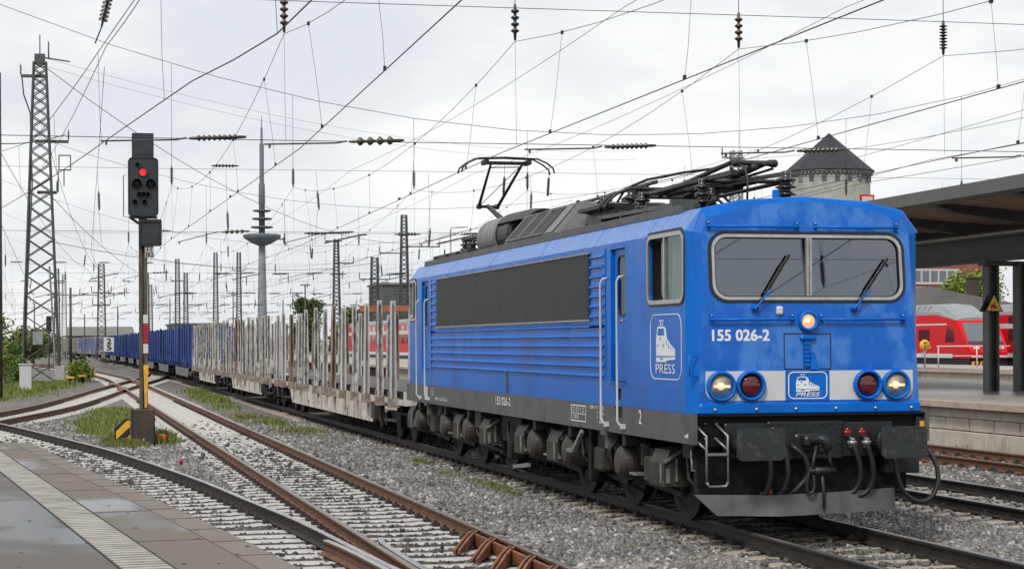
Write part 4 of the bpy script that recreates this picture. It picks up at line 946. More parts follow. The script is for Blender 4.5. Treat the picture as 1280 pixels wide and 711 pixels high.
# sloped louvre housing
lh = MB().loft([[(-1.10, y, 3.86), (-1.02, y, 3.95), (-.62, y, 4.40), (.62, y, 4.40), (1.10, y, 3.86)] for y in (8.2, 12.0)], caps=True)
lh.add([(-1.10, 8.2, 3.86), (-.62, 8.2, 4.40), (.62, 8.2, 4.40), (1.1, 8.2, 3.86), (-.95, 7.4, 3.86), (.95, 7.4, 3.86), (-.62, 7.4, 4.28), (.62, 7.4, 4.28)], [(0, 4, 6, 1), (1, 6, 7, 2), (2, 7, 5, 3), (4, 5, 7, 6)])
lho = P('louvre_housing', lh, M['roofgrey'])
def sl(t, y, o=.0): return (-1.02+.40*t-o*.8, y, 3.95+.45*t+o*.55)
for k in range(3):
    y0 = 9.35+k*.86; y1 = y0+.76
    P('louvre_panel', MB().add([sl(.06, y0, .012), sl(.06, y1, .012), sl(.95, y1, .012), sl(.95, y0, .012), sl(.06, y0, 0), sl(.06, y1, 0), sl(.95, y1, 0), sl(.95, y0, 0)], [(0, 1, 2, 3), (0, 4, 5, 1), (1, 5, 6, 2), (2, 6, 7, 3), (3, 7, 4, 0)]), M['panel'], lho)
    P('louvre_frame', MB().bar(sl(.02, y1+.05, .02), sl(.98, y1+.05, .02), .05, .03).bar(sl(.02, y0-.03, .014), sl(.02, y1+.03, .014), .04, .03).bar(sl(.97, y0-.03, .014), sl(.97, y1+.03, .014), .04, .03), M['rooflight'], lho)
P('louvre_end', MB().add([sl(.0, 8.75, .012), sl(.0, 9.25, .012), sl(1, 9.25, .012), sl(1, 8.75, .012)], [(0, 1, 2, 3)]), M['rooflight'], lho)
# lower equipment cover and roof walk
P('equipment_cover', MB().loft([[(-.85, y, 3.90), (-.80, y, 4.15), (-.95, y, 4.16), (-.95, y, 4.21), (.95, y, 4.21), (.85, y, 3.90)] for y in (6.0, 7.5)], caps=True), M['roofgear'])
wk = MB()
for x in (-1.05, -.72): wk.bar((x, 2.6, 3.94), (x, 6.0, 3.99), .05, .05)
wk.bb(-1.02, -.75, 2.7, 5.9, 3.965, 3.975)
for y in (2.7, 3.8, 4.9, 5.9): wk.bb(-1.06, -.70, y-.04, y+.04, 3.88, 4.02)
P('roof_walkway', wk, M['roofgrey'])
wk2 = MB().bar((-1.0, 14.8, 3.96), (-1.0, 18.2, 3.96), .08, .06)
for y in (14.9, 15.9, 16.9, 18.1): wk2.bb(-1.08, -.9, y-.05, y+.05, 3.88, 3.98)
P('roof_walkway', wk2, M['roofgear'])
# rail with posts along the roof centre
rl = MB().tube([(.3, 7.5, 4.66), (.3, 15.5, 4.62)], .03, 6)
for y in (8, 10, 12, 14, 15.4): rl.bar((.3, y, 4.2), (.3, y, 4.64), .08, .05)
P('roof_busbar', rl, M['roofgrey'])
# front lowered pantograph
pf = pantograph(4.3, False, 3.98)
ar = MB()
ar.tube([(-.24, 5.9, 4.30), (-.26, 2.55, 4.50)], [.034, .03], 10); ar.tube([(.20, 5.9, 4.30), (.22, 2.55, 4.50)], [.034, .03], 10)
ar.tube([(-.06, 5.0, 4.24), (-.04, 2.4, 4.42)], [.055, .05], 10); ar.tube([(.14, 5.2, 4.26), (.10, 2.4, 4.46)], .03, 8)
ar.lathe([(.035, -.30), (.05, -.28), (.05, -.22), (.036, -.18), (.036, .18), (.05, .22), (.05, .28), (.035, .30)], (-.02, 2.45, 4.47), 'x', 12)
ar.tube([(-.28, 2.6, 4.42), (.1, 3.6, 4.28)], .018, 6); ar.tube([(.28, 2.6, 4.42), (-.1, 3.6, 4.28)], .018, 6)
P('folded_arm', ar, M['roofgear'], pf)
ph = MB()
for yy in (5.95, 6.25):
    ph.tube([(-.98, yy, 4.10), (-.94, yy, 4.22), (-.80, yy, 4.34), (-.60, yy, 4.42), (.60, yy, 4.42), (.80, yy, 4.34), (.94, yy, 4.22), (.98, yy, 4.10)], .022, 8)
ph.bb(-.5, .5, 6.02, 6.18, 4.34, 4.39); P('pan_head', ph, M['roofgear'], pf)
P('spring_pack', MB().tube([(-.2, 3.0, 4.30), (-.2, 5.4, 4.30)], .045, 10).tube([(.2, 3.0, 4.30), (.2, 5.4, 4.30)], .045, 10).rbox(-.3, .3, 3.7, 4.4, 4.24, 4.34, .02), M['roofgear'], pf)
P('flexible_lead', MB().tube([(-.25, 2.4, 4.44), (-.3, 2.05, 4.38), (-.34, 1.85, 4.2), (-.36, 1.82, 3.95)], .014, 6), M['rubber'], pf)
P('flexible_lead', MB().tube([(-.5, 6.9, 4.30), (-.5, 6.5, 4.46), (-.45, 5.6, 4.52), (-.3, 4.4, 4.52), (-.1, 3.4, 4.50)], .02, 6), M['rubber'], pf)
for x, y, h, r in ((-.55, 8.6, .26, .09), (-.55, 7.45, .46, .13), (-.3, 6.6, .40, .12), (-.5, 6.2, .5, .13), (-.62, 5.3, .36, .11), (-.62, 2.75, .34, .10), (-.3, 3.3, .26, .11), (-.2, 20.6-1.8, .38, .12), (-.3, 17.9, .40, .13)):
    P('roof_insulator', insulator(MB(), x, y, 3.90, h+.06, r), M['ceramic'])
P('busbar', MB().tube([(-.55, 9.0, 4.18), (-.55, 8.6, 4.22), (-.55, 7.45, 4.40), (-.5, 6.2, 4.44)], .02, 6).bar((-.5, 6.6, 4.30), (-.5, 1.9, 4.30), .07, .06), M['roofgear'])
P('busbar', MB().bar((-.3, 17.9, 4.34), (-.2, 13.6, 4.30), .05, .06).bar((-.5, 17.9, 4.36), (.3, 17.9, 4.36), .06, .05), M['roofgear'])
P('disconnector', insulator(MB(), .12, 1.75, 3.93, .38, .13).bar((.12, 1.75, 4.28), (-.3, 3.6, 4.26), .06, .05), M['ceramic'])
P('horn', MB().rbox(-.15, -.08, 1.45, 1.53, 3.92, 4.06, .01), M['blue'])
P('lifting_eye', MB().tube([(-.72, 2.0, 3.90), (-.72, 1.97, 4.0), (-.72, 2.05, 4.03), (-.72, 2.1, 3.9)], .016, 6), M['roofgear'])
# ================================================================== freight wagons
_ts = np.r_[0, np.cumsum(np.linalg.norm(np.diff(TRAIN_PATH, axis=0), axis=1))]
_s0 = np.interp(0, TRAIN_PATH[:, 1], _ts)
def path_at(y):                                   # y = distance along the track measured from the buffers of the locomotive
    s = _s0+y; x = np.interp(s, _ts, TRAIN_PATH[:, 0]); yy = np.interp(s, _ts, TRAIN_PATH[:, 1])
    x2 = np.interp(s+3, _ts, TRAIN_PATH[:, 0]); y2 = np.interp(s+3, _ts, TRAIN_PATH[:, 1])
    return x, yy, math.atan2(y2-yy, x2-x)-math.pi/2
def wagon(label, y0, y1, stake_mats, frame_mat, walls=None, bog=(2.0, 2.4), stake_step=2.2, ztop=3.15, paired=True, group='stake wagons of the freight train', detail=True, seed=1):
    rnd = random.Random(seed); L = y1-y0; yc = (y0+y1)/2; cx, cy, a = path_at(yc)
    root = thing('stake_wagon', label, 'freight wagon', (cx, cy, 0), group); root.rotation_euler.z = a
    def B(name, mb, m, parent=None):
        o = mb.build(name, m); o.parent = parent if parent is not None else root; return o
    h = L/2; b0, b1 = -h+bog[0], h-bog[1]
    # local y runs along the wagon, -h is the end nearest the locomotive
    f = MB()
    for sx in (-1, 1):
        x = sx*1.30; pts = [(-h+.1, .99), (-h+.1, .86), (b0+1.3, .86), (b0+2.0, .36), (b1-2.0, .36), (b1-1.3, .86), (h-.1, .86), (h-.1, .99)]
        f.plate(pts[::-1] if sx < 0 else pts, [], lambda p, q: (x, p, q), (0.05 if sx < 0 else -.05, 0, 0))
        B('side_sill', MB().bb(sx*1.27, sx*1.19, -h+.1, h-.1, .99, 1.16), M['chassis'])
        for k in range(int((b1-b0-4.6)/1.1)):
            y = b0+2.6+k*1.1; f.bb(x+sx*.004, x+sx*.035, y-.03, y+.03, .38, .98)
    for ye in (-h+.05, h-.05): f.bb(-1.3, 1.3, ye-.08, ye+.08, .86, 1.16)
    fr = B('underframe', f, frame_mat)
    B('wagon_deck', MB().bb(-1.26, 1.26, -h+.15, h-.15, 1.10, 1.165), M['deck'])
    for yb in (b0, b1):
        g = MB().bb(-1.0, 1.0, yb-.15, yb+.15, .5, .72)
        for sx in (-1, 1):
            g.bb(sx*1.0-.06, sx*1.0+.06, yb-1.25, yb+1.25, .42, .66); g.bb(sx*.9-.1, sx*.9+.1, yb-.3, yb+.3, .5, .9)
            for yy in (yb-.9, yb+.9): g.bb(sx*1.06-.1, sx*1.06+.1, yy-.16, yy+.16, .32, .62)
        bg = B('bogie', g, M['chassis'])
        w = MB()
        for yy in (yb-.9, yb+.9):
            for sx in (-1, 1): B('wheel', MB().lathe([(.02, -.07), (.40, -.065), (.46, -.06), (.46, .07), (.02, .07)], (sx*.77, yy, .46), 'x', 20), M['wheel'], bg)
        if detail: B('brake_gear', MB().bar((-1.25, yb-1.2, .5), (-1.25, yb+1.2, .46), .05, .06).bb(-1.35, -1.1, yb+1.4, yb+1.9, .45, .85).bb(-1.34, -1.28, yb+.6, yb+.64, .3, .9), M['chassis_dirty'], bg)
    for sx in (-.875, .875):
        for e in (-1, 1): B('buffer', MB().lathe([(.09, 0), (.11, e*.3), (.21, e*.5), (.21, e*.56)], (sx, e*(h-.05), 1.04), 'y', 12), M['galv'] if e < 0 else M['chassis'])
    n = int((L-2.0)/stake_step); ys = [-h+1.0+k*(L-2.0)/max(1, n)+(0 if k in (0, n) else rnd.uniform(-.28, .28)) for k in range(n+1)]
    for k, y in enumerate(ys):
        for sx in (-1, 1):
            x = sx*1.37; ht = ztop+rnd.uniform(-.06, .1); m = rnd.choice(stake_mats); lean = rnd.uniform(-.025, .03)
            s = MB(); hx = .068
            for (a0, a1, b0_, b1_) in ((-hx, -hx+.03, -.07, .07), (hx-.03, hx, -.07, .07), (-hx, hx, .03, .065)):
                s.loft([[(x+a0*kx+lean*t, y+b0_, zz), (x+a1*kx+lean*t, y+b0_, zz), (x+a1*kx+lean*t, y+b1_, zz), (x+a0*kx+lean*t, y+b1_, zz)] for zz, kx, t in ((.86, 1, 0), (1.6, 1, .3), (ht, .75, 1))], caps=True)
            if rnd.random() < .5: s.bb(x-.03, x+.03, y-.075, y+.03, .95, 1.5)
            so = B('stake', s, m)
            if detail:
                B('stake_pocket', MB().bb(x-.11, x+.11, y-.15, y+.15, .80, 1.02).bb(x-.10, x+.10, y+.1, y+.17, .95, 1.15), M['bracket'], so)
                if sx < 0: B('bracket_arm', MB().bar((x-.02, y+.2, 1.16), (x+.06, y+.75, 1.02), .07, .09), M['stake_white'], so)
    if walls:
        for sx in (-1, 1):
            w = MB(); x = sx*1.30
            w.bb(x-.03, x+.03, -h+.4, h-.4, 1.17, ztop-.12)
            for k in range(int((L-1)/.55)):
                y = -h+.5+k*.55; w.loft([[(x, y-.12, zz), (x+sx*.075, y-.05, zz), (x+sx*.075, y+.05, zz), (x, y+.12, zz)] for zz in (1.18, ztop-.13)], caps=True)
            w.bb(x-.05, x+.06, -h+.4, h-.4, ztop-.14, ztop-.06); w.bb(x-.06, x+.08, -h+.4, h-.4, 1.14, 1.24)
            B('side_wall', w, walls)
        for ye in (-h+.4, h-.4): B('end_wall', MB().bb(-1.28, 1.28, ye-.04, ye+.04, 1.17, ztop-.1), walls)
    return root
mixed = [M['stake'], M['stake'], M['stake_rust'], M['stake_white']]
wagon('weathered pale stake wagon coupled directly behind the blue locomotive', 20.3, 44.6, [M['stake'], M['stake'], M['stake_rust'], M['stake_white']], M['wagonwhite'], bog=(2.3, 2.3), stake_step=1.8, ztop=3.14, seed=3)
wagon('weathered pale stake wagon, second behind the locomotive', 45.3, 65.2, [M['stake'], M['stake'], M['stake_rust']], M['wagonwhite'], bog=(2.2, 2.2), stake_step=1.65, seed=5)
wagon('pale grey stake wagon coupled to the first dark blue wagon', 65.9, 84.2, [M['stake'], M['stake_white'], M['stake']], M['wagonwhite'], bog=(2.2, 2.2), stake_step=1.45, ztop=3.2, seed=6)
ordn = ['first', 'second', 'third', 'fourth', 'fifth', 'sixth', 'seventh', 'eighth', 'ninth', 'tenth']
for k in range(10):
    y0 = 84.9+k*19.6
    wagon('dark blue ribbed wagon, %s blue one counted from the pale stake wagons' % ordn[k], y0, y0+18.9, [M['wagonblue'] if k < 7 else M['stake_white']], M['galv'] if k < 8 else M['chassis_dirty'], walls=M['wagonblue'], bog=(2.2, 2.2), stake_step=2.1, ztop=3.22, group='dark blue wagons of the freight train', detail=False, seed=20+k)
for k in range(2):
    y0 = 281.3+k*19.6
    wagon(('brown grey wagon coupled behind the last dark blue wagon', 'brown grey wagon at the far end of the freight train')[k], y0, y0+18.9, [M['wagonbrown']], M['chassis_dirty'], walls=M['wagonbrown'], bog=(2.2, 2.2), stake_step=2.1, ztop=3.3, group='brown wagons at the far end of the train', detail=False, seed=40+k)

# ================================================================== overhead line
def ins_mesh(mb, p, q, r=.075, n=6, kind='disc'):
    p, q = Vector(p), Vector(q); d = q-p; L = d.length
    rings = []; prof = [(.02, 0), (.03, .06)]
    for k in range(n):
        a = .14+.72*k/n; st = .72/n
        prof += [(.03, a), (r, a+st*.22), (r*.92, a+st*.42), (.03, a+st*.7)]
    prof += [(.03, .92), (.02, 1)]
    mb.tube([p+d*t for _, t in prof], [max(rr, .012) for rr, _ in prof], 10)
    return mb
TRK = [(-4.44, 'rusty track'), (0.0, 'locomotive track'), (4.55, 'track right of the locomotive'), (8.95, 'track beside the right platform')]
SPANS = [-19.5, 15.4, 50.5, 92., 136., 182., 232., 290.]
CZ, MZ = 5.86, 8.0
def sag(y):                                      # messenger height
    for a, b in zip(SPANS[:-1], SPANS[1:]):
        if a <= y <= b:
            t = (y-a)/(b-a); return MZ-1.35*4*t*(1-t)*min(1, (b-a)/45)
    return MZ
def zig(i, k): return (.28 if (i+k) % 2 else -.28)
for i, (tx, nm) in enumerate(TRK):
    far = 290 if abs(tx) < 6 else 232
    ctr = (lambda y: (np.interp(y, P_T1[:, 1], P_T1[:, 0])) if i == 0 else (np.interp(y, TRAIN_PATH[:, 1], TRAIN_PATH[:, 0]) if i == 1 else tx))
    ys = [s for s in SPANS if s <= far]
    root = thing('catenary', 'overhead line hanging above the %s' % nm, 'overhead line', (tx, 0, CZ))
    cw = [(ctr(y)+zig(i, k), y, CZ) for k, y in enumerate(ys)]
    cw = [(cw[0][0], -60, CZ)] + cw
    mb = MB().tube(cw, .0085, 5); mb.tube([(p[0]+.0, p[1], p[2]) for p in cw], .0085, 5) if False else None
    for k in range(len(cw)-1):
        if cw[k][1] < 40: 
            c = [cw[k][j]+(cw[k+1][j]-cw[k][j])*.35 for j in range(3)]; mb.bb(c[0]-.02, c[0]+.02, c[1]-.12, c[1]+.12, c[2]+.012, c[2]+.05)
    mb.build('contact_wire', M['wire'], root)
    my = np.r_[np.linspace(-60, -19.5, 6)[:-1], np.concatenate([np.linspace(a, b, 13)[:-1] for a, b in zip(ys[:-1], ys[1:])]), ys[-1]]
    mx_ = [ctr(y)*1.0 for y in my]
    MB().tube([(x, y, sag(y)) for x, y in zip(mx_, my)], .006, 5).build('messenger_wire', M['wire'], root)
    nd = 0
    for a, b in zip([-60]+ys[:-1], ys):
        nn = int((b-a)/6.5)
        for k in range(nn):
            y = a+(k+.5)*(b-a)/nn
            if y > 190: continue
            xa = ctr(y); xc = np.interp(y, [p[1] for p in cw], [p[0] for p in cw])
            d = MB().tube([(xc, y, CZ), (xc+.35*(xa-xc)+.02, y+.02, CZ+.35*(sag(y)-CZ)), (xa, y, sag(y))], .0034, 4)
            d.bb(xa-.02, xa+.02, y-.03, y+.03, sag(y)-.03, sag(y)+.03); d.bb(xc-.018, xc+.018, y-.03, y+.03, CZ, CZ+.06)
            d.build('dropper', M['wire'], root); nd += 1
# platform track line, follows the curve to the left
pc = [(-5.6, -30), (-6.16, -1.56), (-6.78, 3.55), (-7.57, 10.2), (-8.6, 18.9), (-10.4, 32), (-13.5, 50), (-18, 75)]
root = thing('catenary', 'overhead line curving left above the near platform track', 'overhead line', (-7, 8, 5.6))
pcs = spline(pc, 2.)
MB().tube([(x, y, 5.6) for x, y in pcs], .0085, 5).build('contact_wire', M['wire'], root)
def psag(y): return 6.6+1.5*min(1, abs(y-22)/26)
MB().tube([(x-.05, y, psag(y)) for x, y in pcs], .0075, 5).build('messenger_wire', M['wire'], root)
for k in range(3, len(pcs)-2, 3):
    x, y = pcs[k]; MB().tube([(x, y, 5.6), (x-.03, y, 6.2), (x-.05, y, psag(y))], .0034, 4).build('dropper', M['wire'], root)
# cross spans
names = ['behind the camera', 'nearest, just above the locomotive', 'second, above the first stake wagon', 'third, beside the tall left lattice mast', 'fourth from the locomotive', 'fifth from the locomotive', 'sixth from the locomotive', 'farthest in view']
for k, y in enumerate(SPANS):
    ZL = 5.99 if k < 2 else 6.30
    xl, xr = (-14, 42) if k < 3 else (-9.6 if k == 3 else -16, 34)
    root = thing('cross_span', 'cross span of wires, steady arms and insulators, %s' % names[k], 'wire span', (0, y, 6.4), 'cross spans over the tracks')
    for z, nm_, r in ((ZL, 'lower_cross_wire', .0075), (8.6, 'upper_cross_wire', .007)):
        MB().tube([(xl, y, z), (-4, y, z+.02), (8, y, z+.09), (xr, y, z+.2)], r, 5).build(nm_, M['wire'], root)
    zt = lambda x: 10.2+6.5*((x-12)/28.)**2
    MB().tube([(x, y, zt(x)) for x in np.linspace(xl, xr, 16)], .011, 5).build('span_rope', M['wire'], root)
    trk = [(t, j) for j, (t, _) in enumerate(TRK)] + ([(-7.9, 5)] if k in (1,) else []) + [(17.5, 6), (22., 7), (27, 8)]*(k > 1)
    for tx, j in trk:
        if y > 100 and j == 0: tx = float(np.interp(y, P_T1[:, 1], P_T1[:, 0]))
        if y > 100 and j == 1: tx = float(np.interp(y, TRAIN_PATH[:, 1], TRAIN_PATH[:, 0]))
        i_ = MB() if j == 5 else ins_mesh(MB(), (tx, y, 8.72), (tx, y, MZ+.02), .085 if k == 1 else .07, 4 if k == 1 and j in (0, 1, 2) else 8)
        i_.tube([(tx, y, 8.7), (tx, y, zt(tx))], .008, 4).tube([(tx, y, MZ+.05), (tx+.02, y, ZL)], .0034, 4)
        if i_.v and j != 5: i_.build('insulator', M['ceramic'] if j % 2 else M['ceramic_brown'], root)
        off = zig(j, k+1) if j < 4 else .2
        # steady arm: rod from an in-line insulator on the lower wire down to the contact wire
        ax = tx+off; z1 = ZL+.05
        s = MB().tube([(ax-.1, y, CZ+.07), (ax+1.25, y, z1-.06), (ax+1.45, y, z1-.02)], .017, 6).bb(ax-.02, ax+.02, y-.02, y+.02, CZ, CZ+.08)
        s.build('steady_arm', M['mast_dark'], root)
        ins_mesh(MB(), (ax+1.5, y, z1-.03), (ax+2.55, y, z1+.02), (.06 if j != 0 else .085) if k < 3 else .06, 4 if j == 0 else 8).build('insulator', M['ceramic_olive'] if j in (0, 2) else M['ceramic'], root)
        if k in (1, 2) and j in (1, 2):
            for dx in (1.9, 3.0): ins_mesh(MB().tube([(tx+dx, y+9, 6.55), (tx+dx, y+9, 6.2)], .005, 4), (tx+dx, y+9, 6.2), (tx+dx-.03, y+9, 5.75), .035, 5).build('insulator', M['ceramic'], root)
    if k >= 2:
        rk_ = random.Random(70+k)
        for x in np.arange(-11, 33, 2.6 if k > 3 else 4.1):
            x = x+rk_.uniform(-.8, .8); z = rk_.uniform(6.5, 8.2); c_ = MB().tube([(x, y, 8.6), (x+.05, y, z)], .006, 4).tube([(x+.05, y, z-.7), (x+rk_.uniform(-.4, .4), y, 5.9)], .006, 4)
            ins_mesh(c_, (x+.05, y, z), (x+.05+rk_.uniform(-.1, .1), y, z-.7), .06, 6).build('drop_insulator', M['ceramic'], root)
            if rk_.random() < .5: MB().tube([(x+.3, y, 5.95), (x+1.6, y, 6.25), (x+1.9, y, 6.28)], .03, 5).build('steady_arm', M['mast_dark'], root)
        for x in np.arange(-12 if k > 3 else -3, 33, 3.4):
            z = 6.3 if int(x*7) % 3 else 8.75; ins_mesh(MB(), (x, y, z), (x+1.0, y, z+.01), .07, 6).build('insulator', M['ceramic'], root)
jc = MB().tube([(9.6, 11.0, 9.6), (9.72, 11, 8.75), (9.66, 11, 8.25), (9.85, 11.0, 8.05), (9.88, 11, 7.2), (9.9, 11, 6.6), (10.15, 11, 6.05)], .018, 6).tube([(9.85, 11, 8.05), (10.3, 11.0, 8.12), (10.9, 11, 8.5)], .014, 6)
tag(jc.build('jumper_cable', M['wire']), 'kinked black jumper cable hanging above the right platform edge', 'cable')

# ------------------------------------------------------------------ lattice masts
def lattice(x, y, ztop, wb, wt, m, label, arms=(), z0=-.25, group=None, nbr=None, name='lattice_mast', legw=.09, yaw=0.):
    root = thing(name, label, 'mast', (x, y, z0), group)
    mb = MB(); n = nbr or max(6, int((ztop-z0)/((wb+wt)/2)/1.05)); H = ztop-z0; lw = legw
    def hw(t): return (wb*(1-t)+wt*t)/2
    cs, sn = math.cos(yaw), math.sin(yaw)
    def pt(sx, sy, t): a, b = sx*hw(t), sy*hw(t); return (x+a*cs-b*sn, y+a*sn+b*cs, z0+H*t)
    for sx in (-1, 1):
        for sy in (-1, 1): mb.bar(pt(sx, sy, 0), pt(sx, sy, 1), lw, lw)
    # bay boundaries get closer with the taper
    ts = [0]; 
    while ts[-1] < .995: ts.append(min(1, ts[-1]+(2*hw(ts[-1]))*.66/H))
    for a, b in zip(ts[:-1], ts[1:]):
        for (p, q) in (((-1, -1), (1, -1)), ((1, -1), (1, 1)), ((1, 1), (-1, 1)), ((-1, 1), (-1, -1))):
            mb.bar(pt(*p, a), pt(*q, b), lw*.5, lw*.5); mb.bar(pt(*q, a), pt(*p, b), lw*.5, lw*.5)
    mb.build('lattice_frame', m, root)
    for (az, x0, x1) in arms:
        a = MB().bar((x+x0, y, az), (x+x1, y, az), .10+.06*(wb > 2), .12+.06*(wb > 2))
        ao = a.build('cross_arm', m, root)
        for q in (x0, x1):
            if abs(q) > wt: ins_mesh(MB(), (x+q, y, az+.05), (x+q, y, az+.75), .07, 5).build('insulator', M['ceramic'], ao)
    return root
big = lattice(-9.42, 101.2, 19.6, 2.25, .72, M['mast'], 'tall tapering lattice mast standing in green bushes at the left', arms=((18.75, -1.15, .3), (14.75, -.3, 1.7), (11.6, -.2, 1.0)), name='lattice_mast', legw=.12)
c = MB().bb(-9.75, -9.1, 100.9, 101.5, 19.5, 20.1).tube([(-9.42, 101.2, 20.0), (-9.42, 101.2, 21.3)], .04, 6).tube([(-8.9, 101.2, 19.9), (-8.9, 101.2, 20.9)], .05, 6).bar((-9.1, 101.2, 19.9), (-7.6, 101.2, 19.7), .08, .08)
c.build('mast_head', M['mast'], big)
MB().tube([(-10.5, 101.0, 18.7), (-10.4, 101, 17.6), (-10.0, 100.8, 16.4), (-9.9, 100.4, 12), (-10.2, 100.2, 6), (-10.4, 100.2, .5)], .05, 6).build('cable', M['mast_dark'], big)
MB().bb(-8.2, -7.4, 100.9, 101.0, 12.8, 13.6).bb(-8.1, -7.5, 100.88, 101.02, 12.9, 13.5).build('bracket_frame', M['mast_dark'], big) if False else None
fb = MB()
for a, b in (((-8.3, 13.0), (-7.6, 13.0)), ((-7.6, 13.0), (-7.6, 13.9)), ((-7.6, 13.9), (-8.3, 13.9)), ((-8.3, 13.9), (-8.3, 13.0)), ((-8.35, 11.6), (-8.35, 13.0)), ((-8.0, 12.0), (-8.0, 13.0))): fb.bar((a[0], 101.2, a[1]), (b[0], 101.2, b[1]), .07, .07)
fb.build('tension_frame', M['mast_dark'], big)
for sx in (-1.12, 1.12): MB().rbox(-9.42+sx-.3, -9.42+sx+.3, 99.8, 100.4, -.3, .9, .04).build('footing', M['concrete_light'], big)
MB().rbox(-9.9, -9.3, 99.9, 100.0, 2.2, 3.0, .02).build('cable_box', M['mast_pale'], big)
MB().bar((-8.5, 99.9, 0), (-8.9, 100.1, 7), .14, .06).build('cable_trough', M['mast_pale'], big)
MASTS = [  # px-derived places: x, y, top, base width, top width, material, label
 (27.0, 176.8, 15.6, 1.15, .5, 'mast_dark', 'dark lattice mast rising just left of the rear cab of the locomotive', ((11.6, -2.6, .4), (12.3, -.3, 3.8))),
 (20.1, 178.4, 13.1, .9, .42, 'mast_dark', 'lattice mast with a short top bar above the second stake wagon', ((12.9, -1.2, .6), (10.6, -.2, 1.8))),
 (24.0, 177.6, 11.2, 1.0, .62, 'mast_dark', 'short stout lattice mast with flat top above the first stake wagon', ((8.9, -1.6, 1.6),)),
 (-3.8, 184.1, 10.6, .95, .55, 'mast_dark', 'dark lattice mast with insulator arms beside the white signal board', ((7.6, -1.0, 1.0), (6.3, -.9, .9))),
 (37.2, 104.5, 15.4, 1.0, .6, 'mast_pale', 'pale lattice mast rising behind the lowered front pantograph', ((14.9, -1.0, .6),)),
 (26.3, 100.0, 11.2, .5, .3, 'mast_dark', 'slim dark mast behind the roof between both pantographs', ((10.5, -.9, .5),)),
 (-8.2, 260, 13.0, .9, .5, 'mast_dark', 'far lattice mast left of the blue wagons, tallest of the distant group', ((11, -1, 1),)),
 (-7.0, 300, 13.6, .8, .55, 'mast_pale', 'far pale lattice mast beside the distant blue wagons', ()),
 (17.5, 300, 17.4, .9, .5, 'mast_dark', 'distant lattice mast left of the television tower, nearest to it', ()),
 (12.6, 300, 14.0, .8, .5, 'mast_dark', 'distant lattice mast left of the television tower, second from it', ()),
 (10.0, 280, 15.4, .8, .5, 'mast_dark', 'distant lattice mast left of the television tower, middle of the cluster', ((12, -1, 1),)),
 (7.8, 320, 12.6, .8, .5, 'mast_dark', 'distant lattice mast left of the television tower, fourth from it', ()),
 (5.8, 290, 13.6, .8, .5, 'mast_dark', 'distant lattice mast left of the television tower, outermost of the cluster', ()),
 (20.4, 290, 17.0, .9, .5, 'mast_dark', 'distant dark lattice mast crossing in front of the television tower shaft', ((14, -1, 1),)),
]
for x, y, zt, wb, wt, mk, lb, arms in MASTS: lattice(x, y, zt, wb, wt, M[mk], lb, arms, legw=.10 if y < 200 else .12, group='lattice masts along the tracks')
# slim poles
def pole(x, y, zt, r, label, m='mast_dark', top=None, cat='post'):
    root = thing('pole', label, cat, (x, y, -.2)); MB().tube([(x, y, -.25), (x, y, zt)], [r, r*.75], 8).build('shaft', M[m], root)
    if top == 'lamp': MB().rbox(x-.55, x+.55, y-.2, y+.2, zt-.02, zt+.14, .03).build('lamp_head', M['galv'], root)
    if top == 'hook': MB().tube([(x, y, zt), (x+.05, y, zt+.3), (x+1.4, y, zt+.35)], .06, 6).bar((x+1.0, y, zt+.33), (x+1.7, y, zt+.36), .2, .08).build('lamp_head', M['galv'], root)
    if top == 'arm': MB().bar((x-2.4, y, zt-.8), (x+3.0, y, zt-.8), .08, .08).build('cross_arm', M[m], root)
    return root
pole(-10.93, 65.5, 14.0, .13, 'dark post cut by the left edge of the photo', 'mast_dark')
pole(-14.9, 151, 9.2, .10, 'thin grey lamp post with short head left of the tall lattice mast', 'galv', 'hook', 'lamp post')
pole(-15.6, 170, 7.8, .10, 'shorter thin grey lamp post left of the tall lattice mast', 'galv', 'hook', 'lamp post')
lattice(-17.2, 200, 11.5, .7, .5, M['mast_dark'], 'narrow dark lattice post left of the tall lattice mast', ())
pole(-6.9, 190, 8.3, .16, 'dark post with long cross arm in front of the brown wagons', 'mast_dark', 'arm')
pole(18.3, 190, 8.6, .10, 'thin lamp post with flat head above the stake wagons', 'mast_dark', 'lamp', 'lamp post')
pole(28.5, 160, 13.0, .10, 'grey post with curved lamp above the stake wagons', 'galv', 'hook', 'lamp post')
pole(44.0, 150, 13.6, .12, 'flat headed lamp post seen behind the raised pantograph', 'galv', 'lamp', 'lamp post')
pole(27.6, 98, 8.6, .10, 'flat headed lamp post behind the roof of the locomotive rear cab', 'galv', 'lamp', 'lamp post')
for k, (x, y, zt) in enumerate(((2.5, 330, 9), (-3, 350, 8), (13.5, 360, 11), (24, 340, 12), (31, 320, 10), (-12, 330, 9.5))):
    pole(x, y, zt, .14, ('distant bare post above the nearest blue wagon', 'distant bare post beyond the end of the blue wagons', 'distant bare post above the third stake wagon', 'distant bare post right of the television tower', 'distant bare post far right of the television tower', 'distant bare post beyond the brown wagons')[k], 'mast_dark', 'arm' if k % 2 else None)
